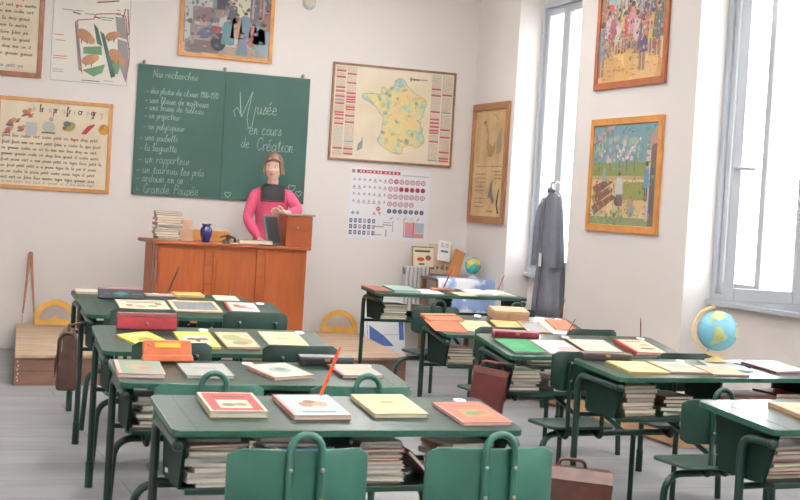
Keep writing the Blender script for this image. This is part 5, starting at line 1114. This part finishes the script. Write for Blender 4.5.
o = empty('wooden_letter_board', (5.15, 12.86, .832), (R(-8), 0, 0)); tag(o, 'pale wooden board with letters standing against the wall on corner table', 'board')
MB().box(-.06, .18, -.008, .008, 0, .30).build('board_panel', mat('board_wood', (206, 178, 150), .6, var=.08), o)
m = MB(); write(m, 'a v d o', -.04, .05, .05, .008, INKTEXT, -.0088, slant=0); rect(m, .09, .16, .262, .278, INKTEXT, -.0088); m.build('letters', None, o)
o = empty('white_card', (5.15, 12.828, .975), (R(-8), R(6), 0)); tag(o, 'tilted white card pinned on the letter board in the corner', 'card')
MB().box(0, .135, -.0015, .0015, 0, .20).build('card_sheet', WHITE, o)
m = MB(); textrows(m, .025, .11, .13, .18, 3, .006, INKGREY, -.0022, rn); rect(m, .03, .11, .085, .105, col((120, 124, 170)), -.0022); m.build('card_print', None, o)
o = empty('wooden_plank', (5.20, 12.66, .826), (R(-22), R(24), 0)); tag(o, 'brown wooden plank leaning in the far right corner beside the white card', 'plank')
MB().box(0, .115, -.012, .012, 0, .32).build('plank_board', mat('plank_brown', (176, 116, 70), .5, var=.15, scale=9), o, bevel=.003)
g2, b2 = globe('small_globe', 'small turquoise globe on the paper-draped corner table', (5.355, 12.40, .832), .078, (70, 176, 160), mat('globe_land_ochre', (206, 190, 100), .3), mat('wire_white', (206, 210, 212), .4), -20, .05, .088, wide=.004)
b2.matrix_local = Matrix.Translation((0, 0, .118)) @ Matrix.Rotation(R(22), 4, 'Y') @ Matrix.Rotation(R(-150), 4, 'Z')
# low wooden bench along the right wall, seen between the desk legs
bn = empty('low_wooden_bench', (4.92, 7.9, 0)); tag(bn, 'low pale wooden bench along the right wall behind the desks', 'bench')
BWD = mat('bench_wood', (190, 150, 112), .6, var=.15, scale=5, stretch=(6, .8, 1))
MB().box(0, .34, 0, 2.3, .17, .20).build('bench_top', BWD, bn, bevel=.004); MB().box(.01, .03, .02, 2.28, .02, .169).build('bench_side', BWD, bn); 
for y in (.05, 1.1, 2.2): MB().box(.03, .33, y, y+.05, 0, .17).build('leg', BWD, bn)

# ------------------------------------------------------------------ things on the teacher's desk
rn = random.Random(31); z = tz+.001
for i in range(13):
    t = rn.uniform(.014, .024)
    cn = ['tan', 'brown', 'tan', 'grey', 'pink', 'cream', 'grey', 'tan', 'tan', 'pink', 'tan', 'brown', 'tan'][i]
    o = book_meshes(.23*rn.uniform(.88, 1.0), .17, t, cn); o.location = (2.275+rn.uniform(-.012, .012), 11.86+rn.uniform(-.01, .01), z); o.rotation_euler = (0, 0, R(rn.uniform(-7, 7)))
    tag(o, 'old %s book, %s in the pile on left end of teacher desk' % (cn, 'lying at the bottom' if i == 0 else 'topmost' if i == 12 else ORD[i] if i < 12 else ''), 'book', 'old books piled on the teacher desk'); z += t+.0006
o = book_meshes(.20, .14, .02, 'brown'); o.location = (2.42, 11.99, tz+.001); o.rotation_euler = (0, 0, R(12)); tag(o, 'brown book lying behind the beige carton on the teacher desk', 'book')
dk = empty('black_desk_stand', (2.80, 11.84, tz)); tag(dk, 'small black metal stamp stand on the teacher desk by the vase', 'stand')
MB().lathe([(.05, 0), (.05, .008), (.015, .016), (.012, .05), (.02, .055), (.02, .06)], 18).build('stand_base', BLACK, dk)
MB().tube([(-.07, .0, .05), (0, 0, .07), (.07, .02, .04)], .008, 8).tube([(-.05, -.03, .02), (.06, .03, .055)], .006, 8).build('stand_arm', BLACK, dk)
MB().tube([(.07, .02, .005), (.07, .02, .05)], [.016, .008], 10).build('stamp', BLACK, dk)
o = MB().box(-.12, .12, -.07, .07, 0, .006).build('paper_stack', PAPER); o.location = (2.93, 11.80, tz+.001); o.rotation_euler = (0, 0, R(-8)); tag(o, 'loose white papers in the middle of the teacher desk', 'paper')
o = book_meshes(.13, .10, .024, 'pink'); o.location = (2.99, 12.02, tz+.001); o.rotation_euler = (0, 0, R(-6)); tag(o, 'pinkish booklet behind the loose papers on teacher desk', 'book')
o = book_meshes(.29, .16, .032, 'tan'); o.location = (3.03, 11.78, tz+.008); o.rotation_euler = (0, 0, R(-7)); tag(o, 'thick tan register lying before the slate on teacher desk', 'book')

# ------------------------------------------------------------------ mannequin of a schoolmistress
mq = empty('mannequin', (3.345, 12.49, PZ), (0, 0, R(-8))); mq.scale = (.90, .95, .975); tag(mq, 'shop mannequin with brown bob in a pink smock behind the teacher desk', 'mannequin')
SKIN = mat('mannequin_skin', (222, 184, 164), .45); PINK = mat('pink_smock_cloth', (208, 84, 118), .8, var=.12, scale=30, bump=.3, stretch=(6, 6, .6))
YOKE = mat('black_yoke', (26, 20, 26), .7); HAIR = mat('brown_hair', (134, 102, 88), .6, var=.3, scale=40, stretch=(4, 4, .5)); SKIRT = mat('dark_skirt', (84, 76, 72), .8)
def skin_chain(name, chains, mt, parent, sub_=2):
    """one continuous skinned surface from chains of (point, radius); chains may start at an existing point"""
    vs, es, rs = [], [], []
    def vid(p):
        for i, q in enumerate(vs):
            if (Vector(q)-Vector(p)).length < 1e-5: return i
        vs.append(tuple(p)); rs.append(None); return len(vs)-1
    for ch in chains:
        pr_ = None
        for p, r_ in ch:
            i = vid(p)
            if rs[i] is None: rs[i] = r_ if isinstance(r_, tuple) else (r_, r_)
            if pr_ is not None and pr_ != i: es.append((pr_, i))
            pr_ = i
    me = bpy.data.meshes.new(name); me.from_pydata(vs, es, []); me.materials.append(mt)
    o = bpy.data.objects.new(name, me); C.objects.link(o); o.parent = parent
    sk = o.modifiers.new('skin', 'SKIN'); sk.use_smooth_shade = True
    if not me.skin_vertices: 
        bpy.context.view_layer.objects.active = o
    lay = me.skin_vertices[0].data
    for i, r_ in enumerate(rs): lay[i].radius = r_
    lay[0].use_root = True
    q = o.modifiers.new('subdivision', 'SUBSURF'); q.levels = sub_; q.render_levels = sub_
    return o
HX, HY, HZ = 0.0, -.02, 1.575          # head centre, local
# head with neck, as one surface
m = MB(); prof = []; seg = 32; rows_ = 26
vs = []
for i in range(rows_+1):
    t = i/rows_; z_ = .125-.27*t                        # from crown to below the chin
    if t < .02: a = .012; b_ = .012
    for k in range(seg):
        ang = 2*math.pi*k/seg; c_, s_ = math.cos(ang), math.sin(ang)      # s_<0 is the face
        u_ = (z_+.005)/.125
        base = math.sqrt(max(0, 1-u_*u_)) if abs(u_) < 1 else 0
        if z_ > -.02: w_ = .074*base; d_ = .093*base
        else:
            jt = min(1, (-.02-z_)/.10); w_ = .0735*(1-jt)+.036*jt; d_ = .092*(1-jt)+.060*jt
            if z_ < -.112: w_, d_ = .048, .050
        x_, y_ = w_*c_, d_*s_
        if s_ < 0:
            if z_ < -.02: y_ -= .012*max(0, -s_)*(1 if z_ > -.112 else 0)
            nz = math.exp(-((z_+.028)/.018)**2)*math.exp(-(x_/.010)**2); y_ -= .011*nz
            y_ += .006*math.exp(-((z_-.008)/.014)**2)*(math.exp(-((x_-.028)/.014)**2)+math.exp(-((x_+.028)/.014)**2))
            y_ -= .005*math.exp(-((z_+.062)/.010)**2)*math.exp(-(x_/.02)**2)
        elif z_ < -.03: y_ *= 1-.45*min(1, (-.03-z_)/.06)
        vs.append((x_, y_, z_))
fs = [(i*seg+(k+1) % seg, i*seg+k, (i+1)*seg+k, (i+1)*seg+(k+1) % seg) for i in range(rows_) for k in range(seg)]
m.add(vs, fs, None, None, True)
nk = []
for i, (z_, a_, y0) in enumerate(((-.105, .046, .0), (-.15, .045, .004), (-.19, .052, .012), (-.215, .085, .02))):
    for k in range(seg): ang = 2*math.pi*k/seg; nk.append((a_*math.cos(ang), y0+a_*.95*math.sin(ang), z_))
m.add(nk, [(i*seg+(k+1) % seg, i*seg+k, (i+1)*seg+k, (i+1)*seg+(k+1) % seg) for i in range(3) for k in range(seg)], None, None, True)
head = m.build('head', SKIN, mq); head.location = (HX, HY, HZ); head.rotation_euler = (R(3), 0, R(-16)); head.scale = (1.16, 1.06, 1.0)
for sx in (-1, 1):
    ey = MB().sphere(.0135, (0, 0, 0), seg=14, rings=8, sc3=(1, .5, .55)).build('eye', mat('eye_white', (230, 226, 222), .3), head); ey.location = (sx*.028, -.083, .006)
    MB().sphere(.006, (0, -.0045, 0), seg=10, rings=6, sc3=(1, .6, 1)).build('iris', mat('iris_brown', (60, 50, 50), .3), ey)
    MB().tube([(sx*.014, -.092, .024), (sx*.030, -.090, .030), (sx*.044, -.080, .024)], [.0016, .0026, .0014], 6).build('eyebrow', mat('brow', (90, 66, 58), .8), head)
    MB().sphere(.02, (sx*.073, .005, -.012), seg=12, rings=8, sc3=(.35, .7, 1.2)).build('ear', SKIN, head)
MB().sphere(.019, (0, -.0985, -.062), seg=14, rings=6, sc3=(1, .35, .33)).build('lips', mat('lip_red', (176, 76, 84), .4), head)
# hair: side-parted bob, open over the face
m = MB(); vs = []; rows_ = 18; seg = 36
for i in range(rows_+1):
    t = i/rows_; z_ = .138-.198*t
    for k in range(seg):
        ang = R(-42)+(R(264))*k/(seg-1)                  # leaves the face open
        low = max(0, .02-z_)
        u_ = (z_-.015)/.124; base = max(.0004, 1-abs(u_)**3)**.5 if z_ > .015 else 1
        fr = 1.0 if z_ > .05 else 1.0
        a_ = (.086*base if z_ > 0 else .086+.20*low); b_ = (.105*base if z_ > 0 else .100+.02*low)
        x_, y_ = a_*math.cos(ang), b_*math.sin(ang)
        wv = 1+.015*math.sin(9*ang+z_*30)
        vs.append((x_*wv, y_*wv+.008, z_))
fs = [(i*seg+k+1, i*seg+k, (i+1)*seg+k, (i+1)*seg+k+1) for i in range(rows_) for k in range(seg-1)]
m.add(vs, fs, None, None, True)
vs = []; 
for i in range(9):                                      # hair swept off the forehead sweeping over the forehead
    t = i/8; z_ = .138-.060*t
    for k in range(13):
        q = k/12; ang = R(-42-96*q); u_ = (z_-.015)/.124; base = max(.0004, 1-abs(u_)**3)**.5
        drop = .075*abs(q-.42)**1.3
        vs.append((.086*base*math.cos(ang), .105*base*math.sin(ang)+.008-(.0), z_-drop*t))
m.add(vs, [(i*13+k+1, i*13+k, (i+1)*13+k, (i+1)*13+k+1) for i in range(8) for k in range(12)], None, None, True)
h_ = m.build('hair', HAIR, head); q = h_.modifiers.new('solid', 'SOLIDIFY'); q.thickness = .012; q.offset = -1
# torso in the smock
m = MB(); seg = 40; prof = [(.86, .175, .125), (.95, .165, .115), (1.02, .150, .105), (1.10, .158, .108), (1.20, .172, .115), (1.28, .182, .115), (1.34, .180, .100), (1.38, .150, .085), (1.405, .09, .065), (1.415, .06, .055)]
vs = []
for z_, a_, b_ in prof:
    for k in range(seg):
        ang = 2*math.pi*k/seg; f_ = 1+.025*math.sin(14*ang)*(1 if z_ < 1.27 else 0)
        vs.append((a_*f_*math.cos(ang), b_*f_*math.sin(ang), z_))
m.add(vs, [(i*seg+k, i*seg+(k+1) % seg, (i+1)*seg+(k+1) % seg, (i+1)*seg+k) for i in range(len(prof)-1) for k in range(seg)], None, None, True)
m.add(vs[:seg], [list(range(seg))[::-1]])
m.build('smock', PINK, mq)
m = MB(); vs = []; pr_ = [(1.255, .190, .122), (1.30, .189, .118), (1.345, .186, .106), (1.385, .156, .090), (1.41, .095, .070), (1.42, .065, .060)]
for z_, a_, b_ in pr_:
    for k in range(seg):
        ang = 2*math.pi*k/seg; x_ = a_*math.cos(ang); x_ = max(-.125, min(.125, x_)); vs.append((x_, (b_+.004)*math.sin(ang), z_))
m.add(vs, [(i*seg+k, i*seg+(k+1) % seg, (i+1)*seg+(k+1) % seg, (i+1)*seg+k) for i in range(len(pr_)-1) for k in range(seg)], None, None, True)
yk = m.build('yoke', YOKE, mq)
MB().box(-.122, .122, -.131, -.127, 1.262, 1.270).build('red_piping', mat('dark_red_piping', (120, 40, 56), .7), yk)
bt = MB().box(-.085, .005, -.130, -.108, 1.04, 1.085).build('belt_tab', mat('plum_tab', (84, 34, 50), .6), mq)
m = MB(); m.lathe([(.15, .05), (.17, .3), (.175, .6), (.165, .90)], 36, sy=.75).build('skirt', SKIRT, mq)
MB().tube([(-.07, 0, .0), (-.06, 0, .1)], [.05, .045], 14).tube([(.07, 0, .0), (.06, 0, .1)], [.05, .045], 14).box(-.13, -.02, -.17, .05, 0, .03).box(.02, .13, -.17, .05, 0, .03).build('shoes', BLACK, mq)
# sleeves and hands
L_sh, L_el, L_wr = Vector((-.17, 0, 1.33)), Vector((-.245, -.06, 1.08)), Vector((-.14, -.30, .905))
R_sh, R_el, R_wr = Vector((.17, 0, 1.33)), Vector((.27, -.14, 1.165)), Vector((.13, -.27, 1.165))
skin_chain('sleeve', [[(L_sh-Vector((-.05, 0, -.0)), .05), (L_sh, .062), (L_sh.lerp(L_el, .35), .066), (L_sh.lerp(L_el, .75), .060), (L_el, .056), (L_el.lerp(L_wr, .6), .052), (L_wr, .032)]], PINK, mq)
skin_chain('sleeve', [[(R_sh-Vector((.05, 0, -.0)), .05), (R_sh, .062), (R_sh.lerp(R_el, .4), .066), (R_el-Vector((.01, 0, -.02)), .062), (R_el.lerp(R_wr, .35), .058), (R_el.lerp(R_wr, .75), .045), (R_wr, .030)]], PINK, mq)
def hand(wr, d, up, side, curl=.25):
    """palm, four fingers of unequal length and a thumb, growing from the wrist along d; side points to the thumb"""
    d = d.normalized(); side = (side-d*side.dot(d)).normalized(); up = d.cross(side) if d.cross(side).dot(up) > 0 else -d.cross(side)
    ch = [[(wr-d*.05, .024), (wr, .021), (wr+d*.045, (.032, .016)), (wr+d*.080, (.034, .014))]]
    for j, (off, L) in enumerate(((.027, .068), (.009, .076), (-.009, .071), (-.026, .056))):
        a = wr+d*.080; b = wr+d*.092+side*off; c1 = b+d*L*.45-up*L*curl*.3; c2 = c1+d*L*.3-up*L*curl*.5; c3 = c2+d*L*.2-up*L*curl*.5
        ch.append([(a, .02), (b, .0095), (c1, .0088), (c2, .008), (c3, .0068)])
    a = wr+d*.045; t1 = wr+d*.05+side*.034; t2 = t1+d*.03+side*.016; t3 = t2+d*.024+side*.002-up*.006
    ch.append([(a, .02), (t1, .012), (t2, .010), (t3, .0085)])
    return ch
skin_chain('hand', hand(L_wr+Vector((.02, -.02, -.01)), Vector((.55, -.75, -.28)), Vector((0, 0, 1)), Vector((.6, .5, 0)), .3), SKIN, mq)
skin_chain('hand', hand(R_wr+Vector((-.01, -.005, 0)), Vector((-1, -.10, .10)), Vector((0, -.2, 1)), Vector((0, -.5, .8)), .3), SKIN, mq)
